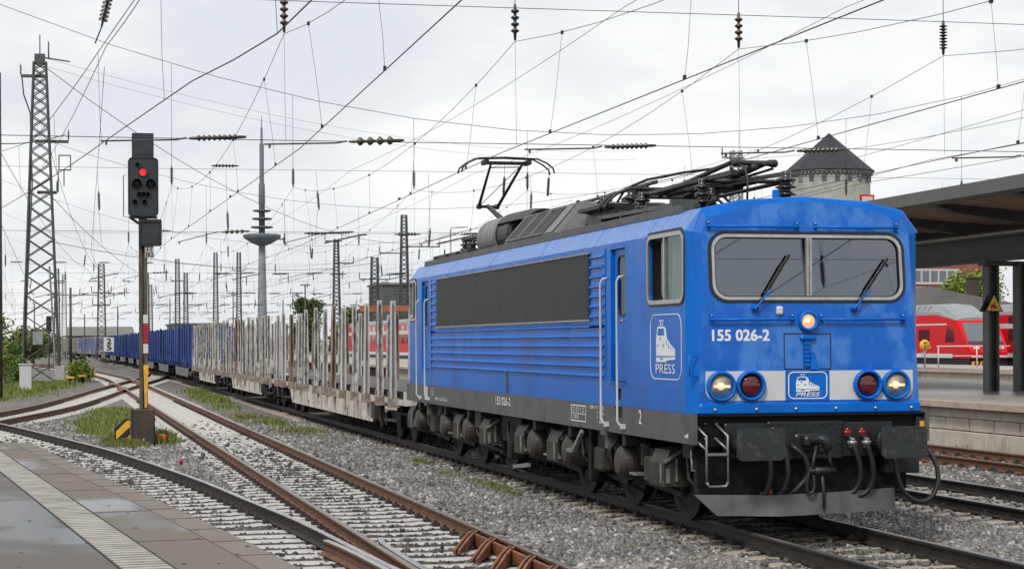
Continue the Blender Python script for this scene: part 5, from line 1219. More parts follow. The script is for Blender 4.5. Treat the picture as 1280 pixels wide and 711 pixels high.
# feeder and guy wires
def wire(label, pts, r=.008, s=0., group='feeder wires'):
    P_ = [Vector(p) for p in pts]; out_ = []
    for a, b in zip(P_[:-1], P_[1:]):
        for k in range(12):
            t = k/12; v = a.lerp(b, t); v.z -= s*4*t*(1-t); out_.append(tuple(v))
    out_.append(tuple(P_[-1])); return tag(MB().tube(out_, r, 5).build('overhead_wire', M['wire']), label, 'wire', group)
wire('long sagging wire from the left lattice mast to the dark mast behind the cab', [(-9.2, 101.2, 19.4), (27, 176.8, 12.6)], .022, 2.6)
wire('pair of thin wires from the left lattice mast top, upper one', [(-9.2, 101.2, 19.9), (44, 150, 20.0)], .009, 1.8)
wire('pair of thin wires from the left lattice mast top, lower one', [(-9.2, 101.2, 19.4), (44, 150, 19.2)], .009, 1.8)
wire('thick wire entering from the left edge to the upper arm of the left lattice mast', [(-13.0, 70, 11.6), (-7.9, 101.2, 15.2)], .03, .4)
wire('wire rising from the left lattice mast to the top insulator of the photo', [(-9.3, 101.2, 13.2), (-7.2, 34.0, 10.5), (-5.6, 4, 10.2)], .012, .3)
wire('thin wire sloping down from the left edge behind the left lattice mast', [(-10.6, 56, 9.6), (-6, 140, 8.4), (0, 230, 8.6)], .012, .8)
wire('thin wire crossing low from the left lattice mast to the distant masts', [(-9.0, 101.2, 11.6), (10, 280, 12)], .02, 2.)
wire('thin wire from the left lattice mast to the dark mast near the signal board', [(-9.0, 101.2, 14.9), (-3.8, 184.1, 9.8)], .016, 1.6)
wire('return wire running above the stake wagons to the short stout mast', [(-9.0, 101.2, 8.6), (24, 177.6, 10.6)], .02, 1.2)
wire('thin wire across the sky right of the raised pantograph', [(27, 176.8, 12.2), (37.2, 104.5, 14.6)], .012, 1.0)
wire('wire from the pale mast to the upper right corner of the photo', [(37.2, 104.5, 14.8), (30, 30, 11.5)], .012, .8)
wire('upper wire crossing above the right platform canopy', [(20.5, -20, 9.6), (20.5, 40, 8.4), (20.5, 120, 8.2)], .008, .6)
wire('middle wire crossing above the right platform canopy', [(18.2, -20, 7.8), (18.2, 40, 7.6), (18.2, 120, 7.6)], .009, .3)
wire('lower wire crossing above the right platform canopy', [(23.5, -20, 7.9), (23.5, 40, 7.6), (23.5, 120, 7.4)], .009, .3)
wire('thin steep wire left of the tall lattice mast', [(-12.4, 60, 11.0), (-9.6, 78, 4.6)], .010, .0)
wire('thin steep wire between lattice mast and signal', [(-7.2, 36, 10.2), (-6.6, 90, 7.4), (-4.0, 136, 6.2)], .009, .2)
ti = MB(); ins_mesh(ti, (-7.4, 31.2, 10.55), (-7.1, 30.4, 11.75), .13, 9); ti.tube([(-7.55, 31.6, 10.2), (-7.4, 31.2, 10.55)], .02, 6)
tag(ti.build('insulator', M['ceramic']), 'large ribbed tension insulator hanging tilted at the upper left of the sky', 'insulator')

# ================================================================== colour light signal
sg = thing('railway_signal', 'main colour light signal showing one red lamp on a dark post', 'signal', (-6.56, 26.45, -.2))
def S(name, mb, m, parent=None): return mb.build(name, m, parent if parent is not None else sg)
sx, sy = -6.555, 26.45
S('post', MB().bb(sx-.10, sx-.02, sy-.06, sy+.06, -.25, 6.8).bb(sx+.02, sx+.10, sy-.06, sy+.06, -.25, 6.8).bb(sx-.02, sx+.02, sy-.02, sy+.02, -.25, 6.8), M['rustmast'])
hp = rrect(sx-.345, sx+.345, 5.28, 6.66, .09)
head = S('signal_head', MB().plate(hp, [], lambda a, b: (a, sy-.32, b), (0, .2, 0)), M['signalhead'])
S('backboard_rim', MB().plate(rrect(sx-.355, sx+.355, 5.27, 6.67, .10), [rrect(sx-.325, sx+.325, 5.30, 6.64, .075)[::-1]], lambda a, b: (a, sy-.335, b), (0, .2, 0)), M['black'], head)
def hood(x, z, r, lamp=None):
    h = MB()
    rings = []
    for rr, dy in ((r, 0), (r, -.12), (r-.012, -.12), (r-.012, 0)):
        rings.append([(x+rr*math.cos(R(a)), sy-.32+dy*(1 if math.sin(R(a)) > -.3 else .35), z+rr*math.sin(R(a))) for a in range(0, 360, 15)])
    h.loft(rings); h.lathe([(r-.012, 0.0), (r-.013, -.02), (.001, -.028)], (x, sy-.322, z), 'y', 20)
    o = S('lamp_hood', h, M['black'], head)
    if lamp: S('red_lamp', MB().lathe([(r-.014, -.02), (r*.7, -.045), (.001, -.055)], (x, sy-.33, z), 'y', 20), M['redlamp'], o)
hood(sx-.01, 6.31, .095, True); hood(sx-.155, 6.04, .12); hood(sx+.17, 6.04, .12)
for dx in (-.10, .0, .10): hood(sx+dx, 5.79, .06)
hood(sx-.20, 5.61, .06); hood(sx+.02, 5.61, .06); hood(sx-.14, 6.50, .05)
S('speed_indicator', MB().plate(rrect(sx-.26, sx+.25, 6.68, 7.26, .02), [], lambda a, b: (a, sy-.26, b), (0, .16, 0)).plate(rrect(sx-.22, sx+.21, 6.75, 7.21, .01), [], lambda a, b: (a, sy-.275, b), (0, .02, 0)), M['signalhead'])
S('neck', MB().bb(sx-.2, sx+.2, sy-.2, sy-.1, 6.6, 6.75), M['signalhead'])
lb_ = S('lower_indicator', MB().plate(rrect(sx-.10, sx+.42, 4.57, 5.19, .03), [], lambda a, b: (a, sy-.30, b), (0, .2, 0)), M['signalhead'])
S('indicator_rim', MB().plate(rrect(sx-.11, sx+.43, 4.56, 5.20, .04), [rrect(sx-.05, sx+.37, 4.62, 5.13, .02)[::-1]], lambda a, b: (a, sy-.33, b), (0, .1, 0)), M['black'], lb_)
S('bracket', MB().tube([(sx-.40, sy-.2, 6.25), (sx-.46, sy-.2, 6.25), (sx-.46, sy-.2, 5.26), (sx-.2, sy-.2, 5.24)], .012, 6).bb(sx-.33, sx+.33, sy-.3, sy-.15, 5.22, 5.27).bar((sx-.32, sy-.2, 5.25), (sx-.1, sy-.2, 5.1), .06, .06), M['black'])
pl = S('number_plate', MB().bb(sx+.03, sx+.24, sy-.30, sy-.285, 4.28, 4.56), M['concrete_light'])
tb = MB(); text_into(tb, '11', .10, .10, (sx+.085, sy-.303, 4.43), (1, 0, 0), (0, 0, 1), bold=.004); text_into(tb, '2K2', .10, .18, (sx+.045, sy-.303, 4.305), (1, 0, 0), (0, 0, 1), bold=.004)
S('lettering', tb, M['black'], pl)
# striped boards on the post
bx0, bx1 = sx-.005, sx+.11
for z0, z1, mm in ((2.72, 2.92, 'white'), (2.22, 2.72, 'red'), (2.0, 2.22, 'white')): S('striped_board', MB().bb(bx0, bx1, sy-.08, sy-.065, z0, z1), M[mm])
S('tapered_board', MB().plate([(bx0+.03, .70), (bx1-.035, .70), (bx1+.005, 1.72), (bx0, 1.72)], [], lambda a, b: (a, sy-.08, b), (0, .012, 0)), M['yellow'])
S('base_cabinet', MB().rbox(sx-.30, sx+.26, sy-.20, sy+.18, -.22, .66, .02).bb(sx-.31, sx-.27, sy-.22, sy-.2, -.1, .68), M['rustbox'])
S('base_cover', MB().bb(sx-.05, sx+.22, sy-.28, sy-.2, -.25, .30), M['rustbox'])
S('white_tag', MB().bb(sx-.03, sx+.0, sy-.292, sy-.281, -.2, -.04), M['white'])
hm = thing('hazard_board', 'yellow and black striped board beside the signal cabinet', 'hazard board', (-7.08, 26.3, -.2))
bd = MB().plate([(-7.25, -.12), (-6.88, -.12), (-6.88, .44), (-7.0, .44), (-7.25, .22)], [], lambda a, b: (a, 26.25, b), (0, .03, 0)).build('board', M['black'], hm)
MB().plate([(-7.21, -.05), (-6.88, .25), (-6.88, .40), (-6.95, .40), (-7.21, .14)], [], lambda a, b: (a, 26.245, b), (0, .004, 0)).plate([(-7.04, -.10), (-6.88, -.10), (-6.88, .06)], [], lambda a, b: (a, 26.245, b), (0, .004, 0)).build('stripe', M['yellow'], bd)
MB().bb(-7.1, -7.06, 26.3, 26.33, -.25, .2).build('stake', M['black'], hm)
oc = tag(MB().rbox(-6.22, -6.02, 26.6, 26.8, -.2, .04, .03).build('orange_box', M['orange']), 'small orange box in the grass right of the signal base', 'box')
rk = thing('marker_peg', 'short red and white peg standing in the ballast', 'marker', (-6.19, 18.3, -.2))
MB().lathe([(.035, 0), (.035, .06)], (-6.19, 18.3, -.25), 'z', 10).build('foot', M['white'], rk); MB().lathe([(.036, 0), (.036, .10), (.02, .115)], (-6.19, 18.3, -.19), 'z', 10).build('cap', M['red'], rk)
tag(MB().rbox(-2.95, -2.2, 17.6, 17.72, -.2, -.13, .02).build('wood_offcut', M['chassis_dirty']), 'dark piece of wood lying on the ballast', 'wood')
tag(MB().rbox(-8.05, -7.75, 24.0, 24.4, -.24, -.10, .03).build('cable_cover', M['black']), 'low black cable cover on the ballast by the curved rail', 'cover')

for nm_, x0_, z0_, z1_ in (('left sidings behind the signal', -12.5, 5.9, 7.4), ('tracks beyond the right platform, nearest pair', 26.5, 5.9, 7.6), ('tracks beyond the right platform, farther pair', 31.0, 5.9, 7.6)):
    root = thing('catenary', 'thin overhead line above the '+nm_, 'overhead line', (x0_, 60, 5.9))
    ya_ = 70 if x0_ < 0 else 20
    MB().tube([(x0_-.0008*max(0, y-150)**1.6*(x0_ < 30), y, z0_) for y in np.linspace(ya_, 290, 12)], .010, 4).build('contact_wire', M['wire'], root)
    MB().tube([(x0_-.0008*max(0, y-150)**1.6*(x0_ < 30), y, z1_+.5*math.cos(y*.14)) for y in np.linspace(ya_, 290, 60)], .008, 4).build('messenger_wire', M['wire'], root)
    for y in np.arange(ya_+4, 180, 9): MB().tube([(x0_-.0008*max(0, y-150)**1.6*(x0_ < 30), y, z0_), (x0_-.0008*max(0, y-150)**1.6*(x0_ < 30), y, z1_+.5*math.cos(y*.14))], .005, 4).build('dropper', M['wire'], root)
wire('upper thin wire running along the tracks right of the train', [(6.8, -30, 9.4), (6.8, 15.4, 8.9), (6.8, 50.5, 8.6), (6.8, 92, 8.4), (6.8, 180, 8.2)], .006, .25, 'wires along the tracks')
wire('upper thin wire running along the tracks above the train', [(2.2, -30, 9.2), (2.2, 15.4, 8.75), (2.2, 50.5, 8.7), (2.2, 92, 8.4), (2.2, 180, 8.2)], .006, .25, 'wires along the tracks')
wire('lower thin wire running beside the right platform edge', [(11.6, -30, 7.6), (11.6, 15.4, 7.2), (11.6, 50.5, 7.0), (11.6, 130, 7.0)], .006, .2, 'wires along the tracks')
# ================================================================== television tower
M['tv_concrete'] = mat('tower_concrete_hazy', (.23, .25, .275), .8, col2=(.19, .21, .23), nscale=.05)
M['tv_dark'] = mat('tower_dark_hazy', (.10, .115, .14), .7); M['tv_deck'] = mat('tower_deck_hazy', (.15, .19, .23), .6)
tx, ty = 139.7, 1383.7; K = .5855; zv = lambda v: 2.2+(429.5-v)*K
tv = thing('television_tower', 'tall grey television tower with round deck and slender antenna on the horizon', 'tower', (tx, ty, 0))
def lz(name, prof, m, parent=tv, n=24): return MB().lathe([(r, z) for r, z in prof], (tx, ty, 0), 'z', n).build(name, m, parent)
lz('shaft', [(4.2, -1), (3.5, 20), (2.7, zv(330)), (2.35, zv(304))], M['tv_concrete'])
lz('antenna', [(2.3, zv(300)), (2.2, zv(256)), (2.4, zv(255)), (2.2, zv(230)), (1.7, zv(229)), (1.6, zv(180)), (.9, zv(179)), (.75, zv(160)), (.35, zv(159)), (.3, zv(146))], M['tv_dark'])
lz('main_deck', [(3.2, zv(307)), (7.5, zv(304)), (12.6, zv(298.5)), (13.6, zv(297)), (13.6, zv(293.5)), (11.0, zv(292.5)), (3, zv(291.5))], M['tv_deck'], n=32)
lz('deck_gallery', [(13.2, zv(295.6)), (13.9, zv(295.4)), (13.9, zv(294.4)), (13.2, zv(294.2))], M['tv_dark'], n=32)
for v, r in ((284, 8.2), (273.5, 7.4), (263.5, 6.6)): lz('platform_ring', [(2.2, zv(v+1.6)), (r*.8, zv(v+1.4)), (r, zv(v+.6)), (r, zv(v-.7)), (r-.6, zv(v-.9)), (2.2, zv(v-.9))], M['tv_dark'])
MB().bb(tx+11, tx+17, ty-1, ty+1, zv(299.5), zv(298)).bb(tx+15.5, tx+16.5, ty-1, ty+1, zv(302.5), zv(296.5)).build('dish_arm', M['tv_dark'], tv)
# ================================================================== water tower
M['slate'] = mat('dark_slate_roof', (.012, .014, .02), .6, col2=(.022, .025, .033), nscale=.8, stretch=(1, 1, .15), bump=.1, bscale=6)
M['plaster'] = mat('grey_plaster_blocks', (.27, .275, .25), .8, col2=(.20, .205, .185), nscale=.7, bump=.1, bscale=3)
M['cornice'] = mat('cornice_stone', (.26, .26, .235), .8)
wx, wy_ = 121.5, 287.8; K = .138; wz = lambda v: 2.2+(426.7-v)*K
wt = thing('water_tower', 'round grey water tower with conical dark slate roof behind the locomotive cab', 'tower', (wx, wy_, 0))
def wl(name, prof, m, n=36, parent=wt): return MB().lathe(prof, (wx, wy_, 0), 'z', n).build(name, m, parent)
wl('wall', [(7.0, -.3), (7.0, wz(217))], M['plaster'])
MB().lathe([(7.3, wz(217.2)), (7.85, wz(215.4)), (6.4, wz(206.5)), (.5, wz(169.5)), (.05, wz(166.5))], (wx, wy_, 0), 'z', 16, smooth=False).build('roof', M['slate'], wt)
wl('cornice', [(7.02, wz(219)), (7.3, wz(218.4)), (7.6, wz(217)), (7.6, wz(216.6)), (7.0, wz(216.5))], M['cornice'])
tooth = MB(); tr_ = [[(wx+(7.42 if (k//2) % 2 else 7.04)*math.cos(2*math.pi*k/240), wy_+(7.42 if (k//2) % 2 else 7.04)*math.sin(2*math.pi*k/240), z) for k in range(240)] for z in (wz(220.2), wz(218.3))]
tooth.loft(tr_, caps=True).build('frieze', M['cornice'], wt)
for k in range(20):
    a = 2*math.pi*(k+.35)/20; c, s = math.cos(a), math.sin(a); u = Vector((-s, c, 0)); p = Vector((wx+7.0*c, wy_+7.0*s, 0)); nrm = Vector((c, s, 0))
    if (c*(CAMX-wx)+s*(CAMY-wy_)) < -30: continue
    z0, z1 = wz(229.6), wz(220.6); fr = MB()
    for (a0, a1, b0, b1) in ((-.40, -.28, z0, z1), (.28, .40, z0, z1), (-.28, .28, z0, z0+.12), (-.28, .28, z1-.14, z1), (-.04, .04, z0+.12, z1-.14)):
        q = [p+u*a0+nrm*.0, p+u*a1+nrm*.0, p+u*a1+nrm*.10, p+u*a0+nrm*.10]
        fr.loft([[(v.x, v.y, b0) for v in q], [(v.x, v.y, b1) for v in q]], caps=True)
    w = fr.build('window', M['tv_dark'], wt)
    q = [p+u*-.28+nrm*.0, p+u*.28, p+u*.28+nrm*.05, p+u*-.28+nrm*.05]
    MB().loft([[(v.x, v.y, z0+.12) for v in q], [(v.x, v.y, z1-.14) for v in q]], caps=True).build('pane', M['glass_dark'], w)

# ================================================================== right platform with canopy
M['block'] = mat('pale_concrete_blocks', (.56, .50, .42), .8, col2=(.44, .39, .32), nscale=2.2, bump=.12, bscale=14, col3=(.34, .30, .24), n3=1.3)
M['mortar'] = mat('dark_wall_joint', (.085, .072, .058), .9)
M['platpave'] = wet_mat('damp_light_paving', (.36, .335, .30), (.24, .225, .21), .25, .4, .65, .25, (.5, .3, 1))
M['edgewarm'] = mat('warm_edge_stone', (.50, .39, .30), .7, col2=(.38, .30, .23), nscale=3)
M['canopy_dark'] = mat('canopy_dark_steel', (.060, .061, .059), .6, col2=(.08, .08, .076), nscale=2)
M['canopy_post'] = mat('canopy_grey_post', (.075, .08, .078), .5, col2=(.10, .105, .10), nscale=2)
M['canopy_fascia'] = mat('canopy_grey_fascia', (.10, .105, .10), .6, col2=(.125, .128, .12), nscale=1.5)
M['soffit'] = mat('canopy_brown_soffit', (.28, .18, .13), .8, col2=(.21, .14, .105), nscale=2)
PX, PZ2 = 10.95, .86
struct(MB().bb(PX+.25, 22, -45, 210, -.3, PZ2-.16).build('platform', M['mortar']))
struct(MB().bb(PX+.0, 22.02, -45, 210, PZ2-.05, PZ2).build('platform_paving', M['platpave']))
struct(MB().bb(PX-.10, PX+.28, -45, 210, PZ2-.13, PZ2+.004).build('platform_edge', M['edgewarm']))
pw_ = thing('block_wall', 'platform wall of large pale concrete blocks facing the brown track', 'wall', (PX+.2, 15, 0))
for r, (z0, z1, L, dx) in enumerate(((.50, .715, 1.15, .02), (.22, .49, 1.15, .0), (-.22, .20, .95, -.06))):
    b = MB(); y = -6+.4*r
    while y < 90:
        b.rbox(PX+.12+dx, PX+.3, y, y+L-.05, z0, z1, .012) if r else b.rbox(PX+.07+dx, PX+.3, y, y+L-.02, z0, z1, .012); y += L
    b.build('block_course', M['block'], pw_)
can = thing('platform_canopy', 'dark station canopy on steel posts over the right platform', 'canopy', (16.3, 27, PZ2))
def CN(name, mb, m, parent=can): return mb.build(name, m, parent)
Y0, Y1 = -14, 74
CN('roof', MB().loft([[(12.0, y, 5.84), (16.4, y, 5.50), (21.2, y, 5.84), (21.2, y, 5.76), (16.4, y, 5.42), (12.0, y, 5.76)] for y in (Y0, Y1)], caps=True), M['canopy_dark'])
CN('soffit', MB().loft([[(12.15, y, 5.755), (16.4, y, 5.415), (21.1, y, 5.755), (21.1, y, 5.735), (16.4, y, 5.395), (12.15, y, 5.735)] for y in (Y0+.1, Y1-.1)], caps=True), M['soffit'])
CN('fascia', MB().bb(11.93, 12.0, Y0, Y1, 5.56, 5.86).bb(21.2, 21.27, Y0, Y1, 5.56, 5.86), M['canopy_fascia'])
CN('eave_lip', MB().bb(12.0, 12.5, Y0, Y1, 5.56, 5.60), M['canopy_fascia'])
for k in range(18):
    y = 1.9+k*4.2-16
    rf = MB()
    for yy in (y,): rf.plate([(12.9, 5.70), (12.5, 5.70), (13.4, 5.42), (15.6, 5.16), (16.4, 5.10), (16.4, 5.40)], [], lambda a, b: (a, yy, b), (0, .42, 0)); rf.plate([(20.4, 5.68), (20.6, 5.68), (19.6, 5.42), (17.2, 5.16), (16.4, 5.10), (16.4, 5.40)][::-1], [], lambda a, b: (a, yy, b), (0, .42, 0))
    CN('rafter', rf, M['canopy_dark'])
CN('girder', MB().bb(15.95, 16.10, Y0, Y1, 4.37, 5.02).bb(15.85, 16.20, Y0, Y1, 4.35, 4.40), M['canopy_dark'])
CN('gutter_pipe', MB().tube([(15.6, Y0, 5.06), (15.6, Y1, 5.06)], .055, 10), M['galv'])
CN('cable_tray', MB().bb(15.68, 15.9, Y0, Y1, 4.98, 5.03), M['canopy_fascia'])
for y in (-3, 7, 17, 27, 37, 47, 57, 67):
    p = MB().bb(15.87, 15.93, y-.17, y+.17, PZ2, 4.36).bb(16.13, 16.19, y-.17, y+.17, PZ2, 4.36).bb(15.93, 16.13, y-.02, y+.02, PZ2, 4.36)
    p.bb(15.84, 16.22, y-.2, y+.2, PZ2, PZ2+.45) if False else None
    CN('post', p, M['canopy_post'])
    CN('post', MB().bb(16.66, 16.72, y-.37, y-.03, PZ2, 4.36).bb(16.92, 16.98, y-.37, y-.03, PZ2, 4.36).bb(16.72, 16.92, y-.22, y-.18, PZ2, 4.36), M['canopy_post'])
    CN('post_head', MB().bb(15.7, 17.3, y-.3, y+.1, 4.24, 4.36), M['canopy_dark'])
ws = thing('warning_sign', 'yellow triangular warning sign with black border on the canopy post', 'sign', (15.98, 26.75, 3.0))
tri = lambda s, cx=15.985, cz=3.165: [(cx-.27*s, cz-.165*s), (cx+.27*s, cz-.165*s), (cx, cz+.33*s)]
b_ = MB().plate(tri(1.0), [], lambda a, b: (a, 26.74, b), (0, .02, 0)).build('border', M['black'], ws)
MB().plate(tri(.84), [], lambda a, b: (a, 26.734, b), (0, .004, 0)).build('panel', M['sign_yellow'], b_)
pc_ = MB()
for q in ([(15.88, 3.10), (16.02, 3.10), (16.04, 3.16), (16.0, 3.20), (15.90, 3.20)], [(16.03, 3.09), (16.09, 3.09), (16.07, 3.13), (16.03, 3.14)], [(15.96, 3.20), (16.0, 3.20), (16.03, 3.26), (15.99, 3.25)], [(15.89, 3.07), (15.93, 3.07), (15.93, 3.095), (15.89, 3.095)], [(15.98, 3.07), (16.02, 3.07), (16.02, 3.095), (15.98, 3.095)]): pc_.plate(q, [], lambda a, b: (a, 26.729, b), (0, .004, 0))
pc_.build('pictogram', M['red'], b_)
w2 = thing('warning_sign', 'warning sign seen from behind on the same canopy post', 'sign', (15.8, 26.9, 3.0))
MB().plate([(15.60, 3.0), (15.86, 3.02), (15.86, 3.5)], [], lambda a, b: (a, 26.82, b), (0, .02, 0)).build('back_plate', M['black'], w2)

# second platform with railing and T board
struct(MB().bb(37.6, 44.6, -20, 240, -.3, .68).build('platform', M['block'])); struct(MB().bb(37.5, 44.6, -20, 240, .70, .78).build('platform_paving', M['platpave'])); struct(MB().bb(37.42, 37.62, -20, 240, .56, .70).build('platform_edge', M['edgewarm']))
rl_ = thing('railing', 'white metal railing on the far platform in front of the red train', 'railing', (39, 75.8, .78))
for k, (x, y) in enumerate(((36.2+1.7, 76.6), (38.6, 76.4), (40.6, 75.8))):
    MB().tube([(x, y, .78), (x, y, 1.95)], .035, 6).build('post', M['white'], rl_)
MB().tube([(38.5, 76.4, 1.93), (42.5, 75.6, 1.93)], .035, 6).tube([(38.5, 76.4, 1.4), (42.5, 75.6, 1.4)], .025, 6).tube([(36.6, 76.8, .78), (38.2, 76.5, 1.9)], .03, 6).build('rail', M['white'], rl_)
tbd = thing('stop_board', 'round yellow T board on a post before the red train', 'sign', (37.9, 76.4, .78))
MB().lathe([(.30, 0), (.30, .03)], (37.75, 76.3, 2.0), 'y', 24).build('disc', M['yellow'], tbd); MB().tube([(37.75, 76.35, .78), (37.75, 76.35, 2.0)], .03, 6).build('post', M['galv'], tbd)
tb = MB(); text_into(tb, 'T', .28, .22, (37.64, 76.295, 1.86), (1, 0, 0), (0, 0, 1), bold=.02); tb.build('lettering', M['black'], tbd)
pole(42.4, 69.0, 6.5, .09, 'slim pale post on the far platform between the canopy posts', 'white')

# ================================================================== red double deck trains
M['trainred'] = mat('train_red_paint', (.60, .004, .010), .4, spec=.25); M['trainroof'] = mat('train_grey_roof', (.26, .27, .29), .5, col2=(.21, .22, .23), nscale=1)
M['trainglass'] = mat('train_window', (.02, .022, .026), .1, coat=.5); M['traingrey'] = mat('train_front_glass', (.12, .135, .15), .15, coat=.5)
def red_train(label, xc, ya, yb, cab=True, hi=4.6):
    t = thing('double_deck_train', label, 'train', (xc, ya, 0)); w = 1.4
    def T(name, mb, m, parent=t): return mb.build(name, m, parent)
    def sec(y, zt, k=1., zb=1.15): return [(xc-w*k, y, zb), (xc-w*k, y, min(3.88, zt)), (xc+w*k, y, min(3.88, zt)), (xc+w*k, y, zb)]
    y1 = ya+4.4 if cab else ya
    b = MB().loft([sec(y1, 9), sec(yb, 9)], caps=True)
    if cab: b.loft([[(xc-w*.86, ya, 1.15), (xc-w*.86, ya, 1.5), (xc+w*.86, ya, 1.5), (xc+w*.86, ya, 1.15)], [(xc-w*.95, ya+.35, 1.15), (xc-w*.95, ya+.35, 1.95), (xc+w*.95, ya+.35, 1.95), (xc+w*.95, ya+.35, 1.15)], [(xc-w, ya+1.6, 1.15), (xc-w, ya+1.6, 3.5), (xc+w, ya+1.6, 3.5), (xc+w, ya+1.6, 1.15)], sec(y1, 9)], caps=True)
    body = T('body', b, M['trainred'])
    rf = MB().loft([[(xc-w, y, 3.88), (xc-w*.97, y, 4.08), (xc-w*.75, y, hi-.1), (xc, y, hi), (xc+w*.75, y, hi-.1), (xc+w*.97, y, 4.08), (xc+w, y, 3.88)] for y in (y1, yb)], caps=True)
    if cab: rf.loft([[(xc-w, ya+1.6, 3.5), (xc-w*.9, ya+1.6, 3.6), (xc-w*.6, ya+1.6, 3.66), (xc, ya+1.6, 3.68), (xc+w*.6, ya+1.6, 3.66), (xc+w*.9, ya+1.6, 3.6), (xc+w, ya+1.6, 3.5)], [(xc-w, y1, 3.88), (xc-w*.97, y1, 4.08), (xc-w*.75, y1, hi-.1), (xc, y1, hi), (xc+w*.75, y1, hi-.1), (xc+w*.97, y1, 4.08), (xc+w, y1, 3.88)]], caps=True)
    T('roof', rf, M['trainroof'])
    for k in range(4):
        yy = y1+1.2+k*.8; T('roof_vent', MB().bar((xc-w*.95, yy, 4.06), (xc-w*.74, yy+.05, hi-.12), .4, .04), M['tv_dark'])
    T('stripe', MB().bb(xc-w-.006, xc-w, y1 if not cab else ya+2.2, yb, 1.15, 1.42).bb(xc-w-.006, xc-w, y1 if not cab else ya+3.0, yb, 3.0 if not cab else 3.22, 3.32), M['white'], body)
    T('underframe', MB().bb(xc-1.25, xc+1.25, ya+.2, yb, .35, 1.14), M['black'])
    for yy in np.arange(y1+1.0, yb-2, 2.6):
        T('window', MB().plate(rrect(-yy-1.6, -yy, 2.2, 2.95, .1), [], lambda a, b: (xc-w-.008, -a, b), (.006, 0, 0)), M['trainglass'])
        if not cab or yy > y1+4: T('window', MB().plate(rrect(-yy-1.6, -yy, 3.3, 3.8, .1), [], lambda a, b: (xc-w-.008, -a, b), (.006, 0, 0)), M['trainglass'])
    if cab:
        T('side_window', MB().plate([(-ya-3.2, 2.15), (-ya-1.9, 2.15), (-ya-2.1, 2.9), (-ya-3.0, 3.1)], [], lambda a, b: (xc-w-.012, -a, b), (.008, 0, 0)), M['trainglass'])
        zf = lambda z: ya+.35+(z-1.95)*(1.25/1.55)-.03
        T('windscreen', MB().plate([(xc-1.18, 2.2), (xc+1.18, 2.2), (xc+1.12, 3.35), (xc-1.12, 3.35)], [], lambda a, b: (a, zf(b), b), (0, .02, 0)), M['traingrey'])
        T('front_mask', MB().plate([(xc-1.2, 1.98), (xc+1.2, 1.98), (xc+1.2, 2.17), (xc-1.2, 2.17)], [], lambda a, b: (a, zf(b)+.01, b), (0, .02, 0)), M['trainglass'])
        for dx in (-.95, -.7, .7, .95): T('headlight', MB().lathe([(.1, 0), (.1, -.03), (.02, -.05)], (xc+dx, ya+.1, 1.75), 'y', 12), M['white'])
        T('front_stripe', MB().bb(xc-1.2, xc+1.2, ya-.01, ya+.01, 1.2, 1.32), M['white'])
        T('hazard_plate', MB().bb(xc-1.3, xc-.5, ya-.25, ya-.2, .5, .95), M['yellow'])
        for k in range(3): T('hazard_stripe', MB().plate([(xc-1.26+k*.26, .5), (xc-1.14+k*.26, .5), (xc-.98+k*.26, .95), (xc-1.10+k*.26, .95)], [], lambda a, b: (a, ya-.26, b), (0, .008, 0)), M['black'])
    for yy in (ya+3, ya+5.5):
        for sx_ in (-1, 1): T('wheel', MB().lathe([(.05, -.07), (.45, -.07), (.45, .07), (.05, .07)], (xc+sx_*.76, yy, .46), 'x', 18), M['wheel'])
    return t
red_train('red double deck train with grey roof and sloping cab behind the far platform', 47.5, 87.6, 150)
red_train('red double deck coach right of the canopy post, beyond the red cab', 52.2, 68, 94, cab=False)
red_train('red and white coach glimpsed between the stakes of the first pale wagon', 22.4, 140, 176, cab=False, hi=4.4)

# ================================================================== buildings behind
M['brick'] = mat('red_brick', (.25, .085, .06), .8, col2=(.19, .065, .05), nscale=1.2)
M['wallwhite'] = mat('pale_facade', (.48, .49, .48), .7); M['roofgreyhouse'] = mat('grey_flat_roof', (.17, .165, .155), .8, col2=(.13, .125, .12), nscale=.3)
M['steelblue'] = mat('dark_clad_wall', (.075, .085, .09), .6, stretch=(1, 1, 8), col2=(.06, .068, .072), nscale=1)
bl_ = thing('office_building', 'red brick office building with white window bands beyond the red train', 'building', (110, 225, 0))
MB().bb(98, 116.5, 219, 240, -.2, 16.5).build('wall', M['brick'], bl_)
for z in (6.6, 9.9, 13.2):
    MB().bb(97.9, 111.3, 218.9, 219, z, z+2.1).build('window_band', M['wallwhite'], bl_)
    for x in np.arange(98.4, 111, 1.25): MB().bb(x, x+.95, 218.84, 218.9, z+.4, z+1.85).build('window', M['glass_dark'] if False else M['traingrey'], bl_)
sh = thing('station_shed', 'low grey roofed building behind the roof of the red train', 'building', (95, 180, 0))
MB().bb(70, 102, 178, 192, -.2, 5.4).build('wall', M['plaster'], sh)
MB().loft([[(69, y, 5.4), (86, y, 8.3), (103, y, 5.4), (103, y, 5.1), (69, y, 5.1)] for y in (176.5, 194)], caps=True).build('roof', M['roofgreyhouse'], sh)
ch = thing('brick_chimney', 'dark brick chimney block among the trees right of the shed', 'chimney', (98, 178.5, 5))
MB().bb(98.3, 99.5, 190, 191.2, 3, 9.7).bb(98.2, 99.6, 189.9, 191.3, 9.7, 9.9).build('stack', M['rustbox'], ch)
dk = thing('clad_building', 'dark clad box building showing between the stakes and the rear cab', 'building', (32, 208, 0))
MB().bb(29.6, 44, 206, 216, -.2, 9.2).build('wall', M['steelblue'], dk); MB().bb(29.4, 44.2, 205.8, 216.2, 9.2, 9.45).build('roof', M['roofgreyhouse'], dk)
ob = thing('loading_gantry', 'orange brown steel beam on posts behind the first stake wagon', 'gantry', (16, 128, 0))
M['orangebeam'] = mat('orange_brown_steel', (.34, .10, .035), .7, col2=(.20, .07, .03), nscale=1)
